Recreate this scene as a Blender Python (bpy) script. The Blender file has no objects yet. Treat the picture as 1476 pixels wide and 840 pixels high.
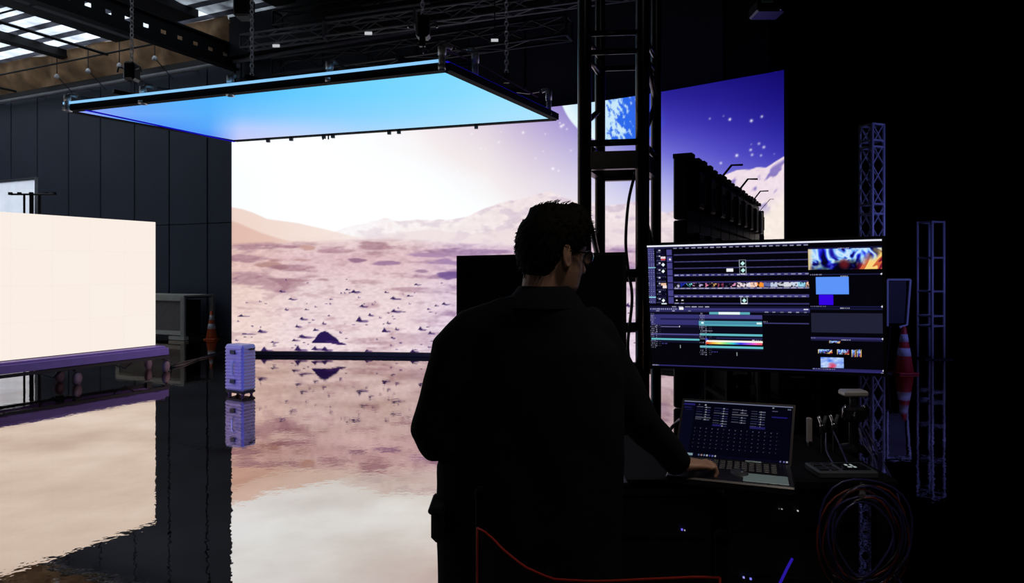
import bpy, math, random
import numpy as np
from mathutils import Vector, Matrix
random.seed(7)
rng = np.random.RandomState(11)
S = bpy.context.scene
C = S.collection
DZ0 = 0.92
CH = 1.58           # camera height
F = 975.0           # focal length in pixels of the 1476 px frame
HY = 390.0          # horizon row

# ------------------------------------------------------------ camera, world, light
cam = bpy.data.cameras.new('camera'); camo = bpy.data.objects.new('camera', cam); C.objects.link(camo)
camo.location = (0, 0, CH); camo.rotation_euler = (math.pi/2, 0, 0)
cam.sensor_width = 36; cam.lens = 36*F/1476; cam.shift_y = -(420-HY)/1476
cam.clip_start = 0.05; cam.clip_end = 200
S.camera = camo
w = bpy.data.worlds.new('daylight'); S.world = w; w.use_nodes = True
w.node_tree.nodes['Background'].inputs[0].default_value = (0.80, 0.90, 1.0, 1)
w.node_tree.nodes['Background'].inputs[1].default_value = 2.6
S.view_settings.view_transform = 'Standard'; S.view_settings.look = 'None'
S.view_settings.exposure = 0.0; S.view_settings.gamma = 1.0; S.view_settings.use_curve_mapping = False

def area(name, loc, target, sx, sy, energy, col, spread=180):
    l = bpy.data.lights.new(name, 'AREA'); l.shape = 'RECTANGLE'; l.size = sx; l.size_y = sy
    l.energy = energy; l.color = col; l.spread = math.radians(spread)
    o = bpy.data.objects.new(name, l); C.objects.link(o); o.location = loc
    o.rotation_euler = (Vector(target)-Vector(loc)).to_track_quat('-Z', 'Y').to_euler()
    return o
area('stage_lamp_blue', (9.2, 5.5, 3.6), (6.0, 11.0, 1.5), 0.5, 2.6, 20, (0.22, 0.24, 1.0), 75)
area('rear_fill_light', (0.8, -2.2, 4.2), (0.6, 2.2, 0.9), 0.8, 0.8, 4.5, (1.0, 0.86, 0.78))  # unseen fill light added behind the camera for chair and hand
area('overhead_fill_light', (0.9, 1.3, 3.4), (0.72, 2.15, 0.95), 0.4, 0.4, 1.4, (1.0, 0.84, 0.72), 60)  # unseen fill light added above the desk to brighten the hand
area('stage_lamp_indigo', (-4.6, 2.4, 2.6), (-3.3, 8.6, 0.4), 0.8, 0.8, 10, (0.16, 0.18, 1.0), 40)

# ------------------------------------------------------------ helpers
def P(px, py, d):                      # photograph pixel and distance -> point
    return Vector(((px-738)/F*d, d, CH-(py-HY)/F*d))
def PZ(px, py, z):                     # photograph pixel and height -> point
    return P(px, py, (CH-z)*F/(py-HY))
def lin(c):
    c = np.asarray(c, float)/255.0
    return np.where(c <= 0.04045, c/12.92, ((c+0.055)/1.055)**2.4)

class MB:
    def __init__(s): s.v = []; s.f = []
    def add(s, vs, fs):
        n = len(s.v); s.v += [tuple(v) for v in vs]; s.f += [tuple(i+n for i in f) for f in fs]; return s
    def box(s, c, size, R=None):
        c = Vector(c); hx, hy, hz = size[0]/2, size[1]/2, size[2]/2
        vs = []
        for z in (-hz, hz):
            for x, y in ((-hx, -hy), (hx, -hy), (hx, hy), (-hx, hy)):
                p = Vector((x, y, z))
                if R is not None: p = R @ p
                vs.append(c+p)
        return s.add(vs, [(3, 2, 1, 0), (4, 5, 6, 7), (0, 1, 5, 4), (1, 2, 6, 5), (2, 3, 7, 6), (3, 0, 4, 7)])
    def bbox(s, c, size, b=0.01, R=None):          # box with chamfered edges
        c = Vector(c); h = [size[i]/2 for i in range(3)]; vs = []; idx = {}
        for sx in (-1, 1):
            for sy in (-1, 1):
                for sz in (-1, 1):
                    sg = (sx, sy, sz)
                    for a in range(3):
                        p = Vector([sg[i]*(h[i] if i == a else h[i]-b) for i in range(3)])
                        if R is not None: p = R @ p
                        idx[(sx, sy, sz, a)] = len(vs); vs.append(c+p)
        fs = []
        for a in range(3):
            o = [i for i in range(3) if i != a]
            for sg in (-1, 1):
                q = []
                for (m, n) in ((-1, -1), (1, -1), (1, 1), (-1, 1)):
                    k = [0, 0, 0]; k[a] = sg; k[o[0]] = m; k[o[1]] = n; q.append(idx[(*k, a)])
                fs.append(tuple(q))
        for a in range(3):
            o = [i for i in range(3) if i != a]
            for m in (-1, 1):
                for n in (-1, 1):
                    k1 = [0, 0, 0]; k1[o[0]] = m; k1[o[1]] = n; k2 = list(k1); k1[a] = -1; k2[a] = 1
                    fs.append((idx[(*k1, o[0])], idx[(*k2, o[0])], idx[(*k2, o[1])], idx[(*k1, o[1])]))
        for sx in (-1, 1):
            for sy in (-1, 1):
                for sz in (-1, 1):
                    fs.append(tuple(idx[(sx, sy, sz, a)] for a in range(3)))
        return s.add(vs, fs)
    def beam(s, a, b, w_, h_):                     # rectangular bar between two points
        a = Vector(a); b = Vector(b); d = b-a; L = d.length
        R = d.to_track_quat('X', 'Z').to_matrix()
        return s.box((a+b)/2, (L, w_, h_), R)
    def tube(s, pts, r, n=8, cap=True):
        pts = [Vector(p) for p in pts]; m = len(pts)
        rs = r if isinstance(r, (list, tuple)) else [r]*m
        vs = []; fs = []; prev = None
        for i, p in enumerate(pts):
            t = (pts[min(i+1, m-1)]-pts[max(i-1, 0)])
            if t.length < 1e-9: t = Vector((0, 0, 1))
            t.normalize()
            if prev is None:
                u = t.orthogonal().normalized()
            else:
                u = prev - t*prev.dot(t)
                u = t.orthogonal() if u.length < 1e-6 else u
                u.normalize()
            prev = u; v = t.cross(u)
            for k in range(n):
                a = 2*math.pi*k/n; vs.append(p+(u*math.cos(a)+v*math.sin(a))*rs[i])
        for i in range(m-1):
            for k in range(n):
                fs.append((i*n+k, i*n+(k+1) % n, (i+1)*n+(k+1) % n, (i+1)*n+k))
        if cap: fs += [tuple(reversed(range(n))), tuple(range((m-1)*n, m*n))]
        return s.add(vs, fs)
    def lathe(s, c, prof, n=20, axis='Z'):         # prof: (radius, height)
        c = Vector(c); vs = []; fs = []; m = len(prof)
        for r, z in prof:
            for k in range(n):
                a = 2*math.pi*k/n
                q = (r*math.cos(a), r*math.sin(a), z)
                if axis == 'X': q = (z, q[0], q[1])
                if axis == 'Y': q = (q[0], z, q[1])
                vs.append(c+Vector(q))
        for i in range(m-1):
            for k in range(n): fs.append((i*n+k, i*n+(k+1) % n, (i+1)*n+(k+1) % n, (i+1)*n+k))
        fs += [tuple(reversed(range(n))), tuple(range((m-1)*n, m*n))]
        return s.add(vs, fs)
    def rings(s, rs):                              # closed loft through equal rings
        n = len(rs[0]); vs = [p for r in rs for p in r]; fs = []
        for i in range(len(rs)-1):
            for k in range(n): fs.append((i*n+k, i*n+(k+1) % n, (i+1)*n+(k+1) % n, (i+1)*n+k))
        fs += [tuple(reversed(range(n))), tuple(range((len(rs)-1)*n, len(rs)*n))]
        return s.add(vs, fs)
    def sphere(s, c, r, n=12, m=8):
        c = Vector(c); r = Vector(r) if not isinstance(r, (int, float)) else Vector((r, r, r))
        rs = []
        for i in range(m+1):
            a = math.pi*(i+0.02)/(m+0.04); rs.append([c+Vector((r.x*math.sin(a)*math.cos(2*math.pi*k/n), r.y*math.sin(a)*math.sin(2*math.pi*k/n), -r.z*math.cos(a))) for k in range(n)])
        return s.rings(rs)
    def build(s, name, m, parent=None, smooth=False):
        me = bpy.data.meshes.new(name)
        if parent is not None and getattr(parent, 'location', None) is not None:
            off = Vector(offs.get(parent.name, (0, 0, 0)))
            vs = [tuple(Vector(v)-off) for v in s.v]
        else: off = Vector((0, 0, 0)); vs = s.v
        me.from_pydata(vs, [], s.f); me.update()
        o = bpy.data.objects.new(name, me); C.objects.link(o)
        if parent is not None: o.parent = parent
        offs[o.name] = tuple(off)
        if m: me.materials.append(m)
        if smooth:
            me.polygons.foreach_set('use_smooth', [True]*len(me.polygons))
        return o
offs = {}
def tag(o, label, cat, group=None):
    o['label'] = label; o['category'] = cat
    if group: o['group'] = group
    return o
def thing(name, label, cat, loc=(0, 0, 0), group=None):
    o = bpy.data.objects.new(name, None); C.objects.link(o); o.location = loc; offs[o.name] = tuple(loc)
    o.empty_display_size = 0.1
    return tag(o, label, cat, group)
def struct(o): o['kind'] = 'structure'; return o
def stuff(o): o['kind'] = 'stuff'; return o

def mat(name, col, rough=0.6, metal=0.0, noise=0.0, scale=8.0, bump=0.0, bscale=60.0, spec=0.5, transl=0.0):
    m = bpy.data.materials.new(name); m.use_nodes = True; nt = m.node_tree; N = nt.nodes; L = nt.links
    b = N['Principled BSDF']; b.inputs['Roughness'].default_value = rough; b.inputs['Metallic'].default_value = metal
    b.inputs['Specular IOR Level'].default_value = spec
    c = tuple(col)+(1,)
    b.inputs['Base Color'].default_value = c
    tc = N.new('ShaderNodeTexCoord')
    if noise > 0:
        n = N.new('ShaderNodeTexNoise'); n.inputs['Scale'].default_value = scale; n.inputs['Detail'].default_value = 5
        L.new(tc.outputs['Object'], n.inputs['Vector'])
        r = N.new('ShaderNodeMix'); r.data_type = 'RGBA'
        r.inputs['A'].default_value = tuple(x*(1-noise) for x in col)+(1,)
        r.inputs['B'].default_value = tuple(min(1, x*(1+noise)) for x in col)+(1,)
        L.new(n.outputs['Fac'], r.inputs['Factor']); L.new(r.outputs['Result'], b.inputs['Base Color'])
    if bump > 0:
        n = N.new('ShaderNodeTexNoise'); n.inputs['Scale'].default_value = bscale
        L.new(tc.outputs['Object'], n.inputs['Vector'])
        bp = N.new('ShaderNodeBump'); bp.inputs['Strength'].default_value = bump; bp.inputs['Distance'].default_value = 0.01
        L.new(n.outputs['Fac'], bp.inputs['Height']); L.new(bp.outputs['Normal'], b.inputs['Normal'])
    return m
def emit(name, col, s=1.0):
    m = bpy.data.materials.new(name); m.use_nodes = True; nt = m.node_tree; nt.nodes.clear()
    e = nt.nodes.new('ShaderNodeEmission'); o = nt.nodes.new('ShaderNodeOutputMaterial')
    e.inputs[0].default_value = tuple(col)+(1,); e.inputs[1].default_value = s
    nt.links.new(e.outputs[0], o.inputs[0]); return m
def screen_mat(name, strength=1.0, sampling='NONE'):           # a lit display showing its picture
    m = bpy.data.materials.new(name); m.use_nodes = True; nt = m.node_tree; nt.nodes.clear()
    a = nt.nodes.new('ShaderNodeAttribute'); a.attribute_name = 'picture'
    e = nt.nodes.new('ShaderNodeEmission'); o = nt.nodes.new('ShaderNodeOutputMaterial')
    e.inputs[1].default_value = strength
    nt.links.new(a.outputs['Color'], e.inputs[0]); nt.links.new(e.outputs[0], o.inputs[0])
    try: m.cycles.emission_sampling = sampling
    except Exception: pass
    return m
def set_colors(me, cols):
    a = me.color_attributes.new('picture', 'FLOAT_COLOR', 'POINT')
    c = np.ones((len(me.vertices), 4), np.float32); c[:, :3] = cols
    a.data.foreach_set('color', c.ravel())
def grid_mesh(name, pts, m, parent=None, cols=None, flip=False):
    """pts: array (rows, cols, 3)"""
    R_, K, _ = pts.shape
    i = np.arange(R_*K).reshape(R_, K)
    q = np.stack([i[:-1, :-1], i[:-1, 1:], i[1:, 1:], i[1:, :-1]], -1).reshape(-1, 4)
    if flip: q = q[:, ::-1]
    off = np.array(offs.get(parent.name, (0, 0, 0))) if parent is not None else np.zeros(3)
    me = bpy.data.meshes.new(name)
    me.vertices.add(R_*K); me.vertices.foreach_set('co', (pts.reshape(-1, 3)-off).astype(np.float32).ravel())
    me.loops.add(q.size); me.loops.foreach_set('vertex_index', q.astype(np.int32).ravel())
    me.polygons.add(len(q)); me.polygons.foreach_set('loop_start', np.arange(0, q.size, 4, dtype=np.int32))
    me.update(calc_edges=True); me.validate()
    if cols is not None: set_colors(me, cols.reshape(-1, 3))
    me.materials.append(m)
    o = bpy.data.objects.new(name, me); C.objects.link(o)
    if parent is not None: o.parent = parent
    offs[o.name] = tuple(off)
    return o
def noise2(x, y, scale, seed=0, octaves=4):          # smooth value noise on arrays
    out = np.zeros(np.broadcast(x, y).shape); amp = 1.0; tot = 0
    for k in range(octaves):
        X = x/scale*(2**k)+37.1*seed; Y = y/scale*(2**k)+91.7*seed
        xi = np.floor(X).astype(np.int64); yi = np.floor(Y).astype(np.int64); fx = X-xi; fy = Y-yi
        fx = fx*fx*(3-2*fx); fy = fy*fy*(3-2*fy)
        def h(a, b):
            n = (a*374761393+b*668265263+seed*974711+k*1013) & 0x7fffffff
            n = ((n ^ (n >> 13))*1274126177) & 0x7fffffff
            return ((n ^ (n >> 16)) & 0xffff)/65535.0
        v = (h(xi, yi)*(1-fx)+h(xi+1, yi)*fx)*(1-fy)+(h(xi, yi+1)*(1-fx)+h(xi+1, yi+1)*fx)*fy
        out = out+v*amp; tot += amp; amp *= 0.5
    return out/tot

# ------------------------------------------------------------ materials
M = {}
M['black'] = mat('matte_black', (0.006, 0.006, 0.008), 0.55, noise=0.3)
M['black_metal'] = mat('black_powder_coat', (0.010, 0.010, 0.014), 0.38, 0.0, noise=0.3, scale=20)
M['drape'] = mat('black_drape', (0.004, 0.0045, 0.007), 0.95, noise=0.4, scale=3, spec=0.1)
M['wall'] = mat('slate_wall_panel', (0.050, 0.058, 0.086), 0.6, noise=0.22, scale=1.2, bump=0.08, bscale=30, spec=0.3)
M['wall_joint'] = mat('dark_wall_joint', (0.010, 0.011, 0.016), 0.8)
M['steel'] = mat('grey_steel', (0.30, 0.31, 0.34), 0.38, 0.8, noise=0.2)
M['alu'] = mat('aluminium_tube', (0.85, 0.87, 0.92), 0.42, 0.5, noise=0.15)
M['roof_dark'] = mat('dark_roof', (0.010, 0.010, 0.013), 0.8, noise=0.3)
M['beam'] = mat('black_roof_beam', (0.006, 0.006, 0.008), 0.7, noise=0.3)
M['insul'] = mat('brown_insulation', (0.55, 0.32, 0.17), 0.85, noise=0.9, scale=2.6, bump=1.0, bscale=4)  # strong colour noise stands in for shading in the wrinkles
M['pipe'] = mat('weathered_pipe', (0.26, 0.26, 0.28), 0.5, 0.2, noise=0.3, scale=3)
M['orange'] = mat('orange_cone', (0.75, 0.14, 0.04), 0.5, noise=0.1)
M['red'] = mat('red_cone', (0.62, 0.04, 0.03), 0.5, noise=0.1)
M['white'] = mat('reflective_white', (0.75, 0.75, 0.78), 0.5, noise=0.05)
M['cream'] = mat('off_white_metal', (0.52, 0.50, 0.44), 0.5, noise=0.15)
M['filter'] = mat('brown_grey_filter', (0.19, 0.165, 0.16), 0.9, noise=0.25, scale=12)
M['case'] = mat('ribbed_case_blue_light_tint', (0.62, 0.56, 0.80), 0.35, 0.3, noise=0.06)  # blue light on the case partly painted into its shell colour
M['purple'] = mat('deck_purple_light_tint', (0.36, 0.20, 0.62), 0.45, noise=0.15)  # purple light on the trolley is put into its paint colour
M['rubber'] = mat('black_rubber', (0.012, 0.012, 0.014), 0.6)
M['wheel'] = mat('pinkish_castor', (0.22, 0.12, 0.17), 0.5)
M['jacket'] = mat('black_jacket_cloth', (0.010, 0.011, 0.014), 0.9, noise=0.25, scale=30, bump=0.25, bscale=350, spec=0.15)
M['trouser'] = mat('black_trouser_cloth', (0.008, 0.008, 0.010), 0.9, noise=0.2, spec=0.15)
M['skin'] = mat('skin', (0.50, 0.30, 0.21), 0.5, noise=0.12, scale=25, bump=0.08, bscale=250)
M['hair'] = mat('dark_hair', (0.006, 0.005, 0.004), 0.8, noise=0.4, scale=60, spec=0.15)
M['redline'] = mat('red_piping', (0.90, 0.06, 0.035), 0.6)
M['chair_metal'] = mat('matte_black_tube', (0.004, 0.004, 0.005), 0.85, spec=0.1)
M['canvas'] = mat('dark_canvas', (0.022, 0.007, 0.006), 0.9, noise=0.3, scale=40)
M['desk'] = mat('black_desk_top', (0.004, 0.004, 0.005), 0.8, noise=0.2, spec=0.12)
M['frame_black'] = mat('matte_black_frame', (0.006, 0.006, 0.008), 0.8, noise=0.2, spec=0.15)
M['grey'] = mat('dark_grey_plastic', (0.05, 0.055, 0.065), 0.45, noise=0.1)
M['teal'] = mat('grey_teal_trackpad', (0.40, 0.60, 0.64), 0.35, noise=0.05)
M['cable'] = mat('black_cable', (0.012, 0.012, 0.02), 0.35)
M['cable_red'] = mat('dark_red_cable', (0.12, 0.02, 0.015), 0.5)
M['chrome'] = mat('chrome', (0.6, 0.62, 0.68), 0.2, 1.0)
M['glass'] = mat('dark_lens', (0.01, 0.01, 0.015), 0.08, 0.0)
M['led_off'] = mat('led_cabinet_black', (0.008, 0.008, 0.012), 0.5, noise=0.3)

# translucent roof sheet and frosted pane: daylight passes through them
def translucent(name, col, tint2, scale):
    m = bpy.data.materials.new(name); m.use_nodes = True; nt = m.node_tree; nt.nodes.clear()
    o = nt.nodes.new('ShaderNodeOutputMaterial'); t = nt.nodes.new('ShaderNodeBsdfTranslucent'); d = nt.nodes.new('ShaderNodeBsdfDiffuse')
    mx = nt.nodes.new('ShaderNodeMixShader'); mx.inputs[0].default_value = 0.25
    n = nt.nodes.new('ShaderNodeTexNoise'); n.inputs['Scale'].default_value = scale; n.inputs['Detail'].default_value = 6
    tc = nt.nodes.new('ShaderNodeTexCoord'); nt.links.new(tc.outputs['Object'], n.inputs['Vector'])
    r = nt.nodes.new('ShaderNodeMix'); r.data_type = 'RGBA'
    r.inputs['A'].default_value = tuple(tint2)+(1,); r.inputs['B'].default_value = tuple(col)+(1,)
    cr = nt.nodes.new('ShaderNodeMapRange'); cr.inputs[1].default_value = 0.35; cr.inputs[2].default_value = 0.62
    nt.links.new(n.outputs['Fac'], cr.inputs[0]); nt.links.new(cr.outputs[0], r.inputs['Factor'])
    nt.links.new(r.outputs['Result'], t.inputs[0]); nt.links.new(r.outputs['Result'], d.inputs[0])
    nt.links.new(t.outputs[0], mx.inputs[1]); nt.links.new(d.outputs[0], mx.inputs[2]); nt.links.new(mx.outputs[0], o.inputs[0])
    return m
M['sheet'] = translucent('translucent_roof_sheet', (0.80, 0.81, 0.83), (0.42, 0.43, 0.46), 2.2)
M['rib'] = translucent('sheet_lobe_shade', (0.34, 0.34, 0.37), (0.2, 0.2, 0.22), 3.0)  # grey for the shade painted between the sheet lobes
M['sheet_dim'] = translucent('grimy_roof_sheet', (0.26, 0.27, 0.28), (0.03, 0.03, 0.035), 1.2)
M['frost'] = translucent('frosted_pane', (0.50, 0.50, 0.53), (0.44, 0.44, 0.47), 1.5)

# polished, sealed concrete: dark base under a strong glossy coat with fine waviness
def floor_material():
    m = bpy.data.materials.new('polished_dark_concrete'); m.use_nodes = True; nt = m.node_tree; N = nt.nodes; L = nt.links; N.clear()
    o = N.new('ShaderNodeOutputMaterial'); g = N.new('ShaderNodeBsdfGlossy'); d = N.new('ShaderNodeBsdfDiffuse'); mx = N.new('ShaderNodeMixShader')
    tc = N.new('ShaderNodeTexCoord')
    d.inputs[0].default_value = (0.008, 0.008, 0.011, 1)
    def nz(scale, det=4, mp=None, rough=0.5):
        n = N.new('ShaderNodeTexNoise'); n.inputs['Scale'].default_value = scale; n.inputs['Detail'].default_value = det; n.inputs['Roughness'].default_value = rough
        if mp:
            p = N.new('ShaderNodeMapping'); p.inputs['Scale'].default_value = mp; L.new(tc.outputs['Object'], p.inputs['Vector']); L.new(p.outputs[0], n.inputs['Vector'])
        else: L.new(tc.outputs['Object'], n.inputs['Vector'])
        return n
    n1 = nz(0.9, 6); n2 = nz(0.35, 3)
    # worn sealer: reflectance varies from patch to patch
    r = N.new('ShaderNodeValToRGB'); r.color_ramp.elements[0].position = 0.30; r.color_ramp.elements[0].color = (0.58, 0.48, 0.42, 1)
    r.color_ramp.elements[1].position = 0.62; r.color_ramp.elements[1].color = (0.80, 0.72, 0.66, 1)
    L.new(n1.outputs['Fac'], r.inputs[0]); L.new(r.outputs[0], g.inputs[0])
    # scratches
    g.inputs['Roughness'].default_value = 0.014
    b1 = N.new('ShaderNodeBump'); b1.inputs['Strength'].default_value = 1.0; b1.inputs['Distance'].default_value = 0.00042
    n3 = nz(13.0, 2, None, 0.5); L.new(n3.outputs['Fac'], b1.inputs['Height'])
    b2 = N.new('ShaderNodeBump'); b2.inputs['Strength'].default_value = 1.0; b2.inputs['Distance'].default_value = 0.0020
    n4 = nz(1.1, 2); L.new(n4.outputs['Fac'], b2.inputs['Height']); L.new(b1.outputs['Normal'], b2.inputs['Normal'])
    L.new(b2.outputs['Normal'], g.inputs['Normal'])
    fr = N.new('ShaderNodeLayerWeight'); fr.inputs['Blend'].default_value = 0.5
    mr = N.new('ShaderNodeMapRange'); mr.inputs[1].default_value = 0.35; mr.inputs[2].default_value = 0.9; mr.inputs[3].default_value = 0.80; mr.inputs[4].default_value = 1.0
    L.new(fr.outputs['Facing'], mr.inputs[0]); L.new(mr.outputs[0], mx.inputs[0])
    L.new(d.outputs[0], mx.inputs[1]); L.new(g.outputs[0], mx.inputs[2]); L.new(mx.outputs[0], o.inputs[0])
    return m
M['floor'] = floor_material()

# ------------------------------------------------------------ room shell
Z = Vector((0, 0, 1))
P0 = Vector((-6.78, 16.2, 0)); e1 = Vector((-0.91, 0.415, 0)).normalized(); e2 = Vector((0.415, 0.91, 0)).normalized()
def W(t, z=0.0, off=0.0): return P0+e1*t+Vector((0, 0, z))-e2*off       # point on the slate wall, off metres in front
def wall_t(px):
    k = (px-738)/F; return (-6.78-16.2*k)/(0.91+0.415*k)
ROOF = 7.5
A_ = W(18); B_ = W(-11.4)
hull = [A_, B_, Vector((6.0, 17.8, 0)), Vector((17, 16, 0)), Vector((17, -11, 0)), Vector((-19, -11, 0)), Vector((-25, 12, 0))]
fl = MB(); fl.add([Vector(p) for p in ((-30, -14, 0), (20, -14, 0), (20, 21, 0), (-30, 25, 0))], [(0, 1, 2, 3)]) 
flo = struct(fl.build('floor', M['floor']))
def drape_wall(name, a, b, h=ROOF+0.2, m=None, folds=True):
    L_ = (b-a).length; n = max(2, int(L_/0.12)) if folds else 2
    d = (b-a)/L_; nrm = Vector((d.y, -d.x, 0)); pts = np.zeros((2, n, 3))
    for i in range(n):
        q = a+d*(L_*i/(n-1)); k = 0.05*math.sin(i*1.1+0.7*math.sin(i*0.31)) if folds and 0 < i < n-1 else 0
        q = q+nrm*k
        pts[0, i] = (q.x, q.y, 0); pts[1, i] = (q.x, q.y, h)
    o = grid_mesh(name, pts, m or M['drape']); return struct(o)
drape_wall('wall_jog', hull[1], hull[2]); drape_wall('wall_far_right', hull[2], hull[3]); drape_wall('wall_right', hull[3], hull[4])
drape_wall('wall_rear', hull[4], hull[5]); drape_wall('wall_left', hull[5], hull[6]); drape_wall('wall_far_left', hull[6], hull[0])

# slate panels of the back wall, each its own piece
wb = MB(); wb.box((W(9.2, 5.45, -0.10)), (18.0, 0.06, 2.3), e1.to_track_quat('X', 'Z').to_matrix())
wb.box((W(-5.9, 3.3, -0.10)), (12.4, 0.06, 6.6), e1.to_track_quat('X', 'Z').to_matrix())
wb.box((W(3.6, 3.3, -0.10)), (6.8, 0.06, 6.6), e1.to_track_quat('X', 'Z').to_matrix())
wallb = struct(wb.build('wall_back', M['wall_joint']))
seams = [wall_t(p) for p in (340, 300, 245, 195, 146, 100, 55)]
tL = seams[-1]
R1 = e1.to_track_quat('X', 'Z').to_matrix()
edges = [(-11.4+1.22*i, -11.4+1.22*(i+1)) for i in range(int((seams[0]+11.4)/1.22))]
edges.append((edges[-1][1], seams[0]))
edges += [(seams[i], seams[i+1]) for i in range(len(seams)-1)]
for a, b in edges:
    if b-a < 0.1: continue
    for z0, z1 in ((0.0, 2.72), (2.735, 6.55)):
        MB().bbox(W((a+b)/2, (z0+z1)/2, 0.0), (b-a-0.035, 0.05, z1-z0), 0.008, R1).build('wall_panel', M['wall'], wallb)
zt_win = 1.58+134*(16.2+0.415*tL)/F
t = tL
while t < 18:
    MB().bbox(W(t+0.62, (zt_win+6.55)/2, 0.0), (1.2, 0.05, 6.55-zt_win), 0.008, R1).build('wall_panel', M['wall'], wallb); t += 1.24
# tall frosted daylight opening left of the panels
win = struct(MB().beam(W(tL+0.03, 0, 0), W(tL+0.03, zt_win, 0), 0.10, 0.10).beam(W(tL, zt_win-0.02, 0), W(17.9, zt_win-0.02, 0), 0.10, 0.08).build('window_1', M['steel']))
t = tL+0.08
for i in range(6):
    MB().add([W(t+0.02, 0.02, -0.02), W(t+1.98, 0.02, -0.02), W(t+1.98, zt_win-0.06, -0.02), W(t+0.02, zt_win-0.06, -0.02)], [(0, 1, 2, 3)]).build('pane', M['frost'], win); t += 2.0

# brown insulation between wall head and roof, sagging
def insulation():
    n, m_ = 120, 8; pts = np.zeros((m_, n, 3))
    for j in range(m_):
        for i in range(n):
            t = wall_t(352)+(18-wall_t(352))*i/(n-1); s = j/(m_-1)
            sag = 0.16*math.sin(s*math.pi)*(0.5+0.5*math.sin(t*1.7+0.5*math.sin(t*0.9)))+0.06*math.sin(t*4.3+s*3)
            q = W(t, 6.75+0.75*s, 0.05+0.45*s+0.07*math.sin(t*7+s*5)*math.sin(s*3.1)+sag*(0 if j in (0, m_-1) else 1)); pts[j, i] = q
    o = grid_mesh('trim_1', pts, M['insul']); o.data.polygons.foreach_set('use_smooth', [True]*len(o.data.polygons)); return struct(o)
insulation()
struct(MB().beam(W(-11.4, 7.03, -0.04), W(wall_t(350), 7.03, -0.04), 0.9, 1.0).beam(W(wall_t(350), 6.68, -0.05), W(18, 6.68, -0.05), 0.10, 0.30).beam(W(wall_t(350), 7.1, -0.3), W(18, 7.1, -0.3), 0.10, 1.1).build('trim_2', M['wall_joint']))
wp = thing('wall_head_pipe', 'long weathered grey pipe running along the top of the slate wall under brown insulation', 'pipe', W(2, 6.45, 0.2))
MB().tube([W(t, 6.47, 0.22) for t in (-8, 3, 17)], 0.055, 10).build('pipe_run', M['pipe'], wp, True)
for i in range(9):
    MB().tube([W(-1+2.0*i, 6.47, 0.22), W(-1+2.0*i, 6.47, 0.02)], 0.03, 6).build('bracket', M['steel'], wp)

# roof: dark deck with translucent corrugated bays on the left
def E(t, s, z): return P0+e1*t-e2*s+Vector((0, 0, z))     # s metres from the wall towards the camera
def to_ts(p):
    q = Vector((p.x, p.y, 0))-P0; return q.dot(e1), -q.dot(e2)
def corrugated(name, t0, t1, s0, s1, m, parent=None, step=0.6):
    n = int((s1-s0)/step*12); pts = np.zeros((n, 2, 3))
    for i in range(n):
        s = s0+(s1-s0)*i/(n-1); ph = (s/step) % 1.0
        z = ROOF-0.075*abs(math.sin(math.pi*ph))**0.7
        for j, t in enumerate((t0, t1)): pts[i, j] = E(t, s, z+(0.012*math.sin(s*9+t*3)))
    o = grid_mesh(name, pts, m, parent); o.data.polygons.foreach_set('use_smooth', [True]*len(o.data.polygons)); return o
def along(px, py, z, s0, s1):           # a line parallel to e2 through the pixel at height z
    t, s = to_ts(PZ(px, py, z)); return E(t, s0, z), E(t, s1, z)
tG2 = to_ts(PZ(208, 36, 6.57))[0]; tG3 = to_ts(PZ(280, 12, 7.45))[0]; tG4 = to_ts(PZ(420, 20, 7.45))[0]
ceilo = struct(MB().add([E(tG4, -14, ROOF+0.03), E(tG4, 42, ROOF+0.03), E(-42, 42, ROOF+0.03), E(-42, -14, ROOF+0.03)], [(0, 1, 2, 3)]).build('ceiling', M['roof_dark']))
MB().add([E(34, 12.9, ROOF+0.03), E(34, 42, ROOF+0.03), E(tG4, 42, ROOF+0.03), E(tG4, 12.9, ROOF+0.03)], [(0, 1, 2, 3)]).build('roof_deck', M['roof_dark'], ceilo)
MB().add([E(34, -0.3, ROOF+0.03), E(34, 13, ROOF+0.03), E(15.5, 13, ROOF+0.03), E(15.5, -0.3, ROOF+0.03)], [(0, 1, 2, 3)]).build('roof_deck', M['roof_dark'], ceilo)
t = tG3
while t < 15.4:
    for s in (0.3, 2.7, 5.1, 7.5, 9.9): corrugated('roof_sheet', t, min(t+1.6, 15.6), s, s+2.4+(0.6 if s > 9 else 0), M['sheet'], ceilo)
    t += 1.6
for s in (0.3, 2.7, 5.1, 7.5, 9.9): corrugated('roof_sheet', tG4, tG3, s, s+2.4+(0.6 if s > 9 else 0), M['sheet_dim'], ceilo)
bt = MB()
for i in range(21):
    s = 0.6*i+0.62; bt.beam(E(tG4, s, ROOF-0.05), E(15.5, s, ROOF-0.05), 0.20, 0.03)
stuff(bt.build('roof_shade_strip', M['rib'], ceilo))  # strips added to imitate shade between the roof sheet lobes
def band(lo, up, zb, ztop, s_end, label, name='roof_purlin', s_far=16, wmin=0.3):
    tl = to_ts(PZ(lo[0], lo[1], zb))[0]; tr = to_ts(PZ(up[0], up[1], ztop))[0]
    wd = max(wmin, tl-tr); tc = tl-wd/2
    o = thing(name, label, 'beam', E(tc, s_end, zb))
    MB().beam(E(tc, s_end, (zb+ztop)/2), E(tc, s_far, (zb+ztop)/2), wd, ztop-zb).build('purlin_bar', M['beam'], o)
    MB().beam(E(tc, s_end+0.05, zb-0.012), E(tc, s_far, zb-0.012), wd+0.02, 0.02).build('flange', M['beam'], o)
    return o
band((44, 72), (34, 57), 7.26, 7.45, to_ts(PZ(155, 98, 7.26))[1], 'broad black purlin crossing the bright roof sheets at upper left')
band((38, 110), (27, 93), 7.26, 7.45, 0.9, 'broad black purlin nearest the left picture edge above brown insulation')
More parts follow.
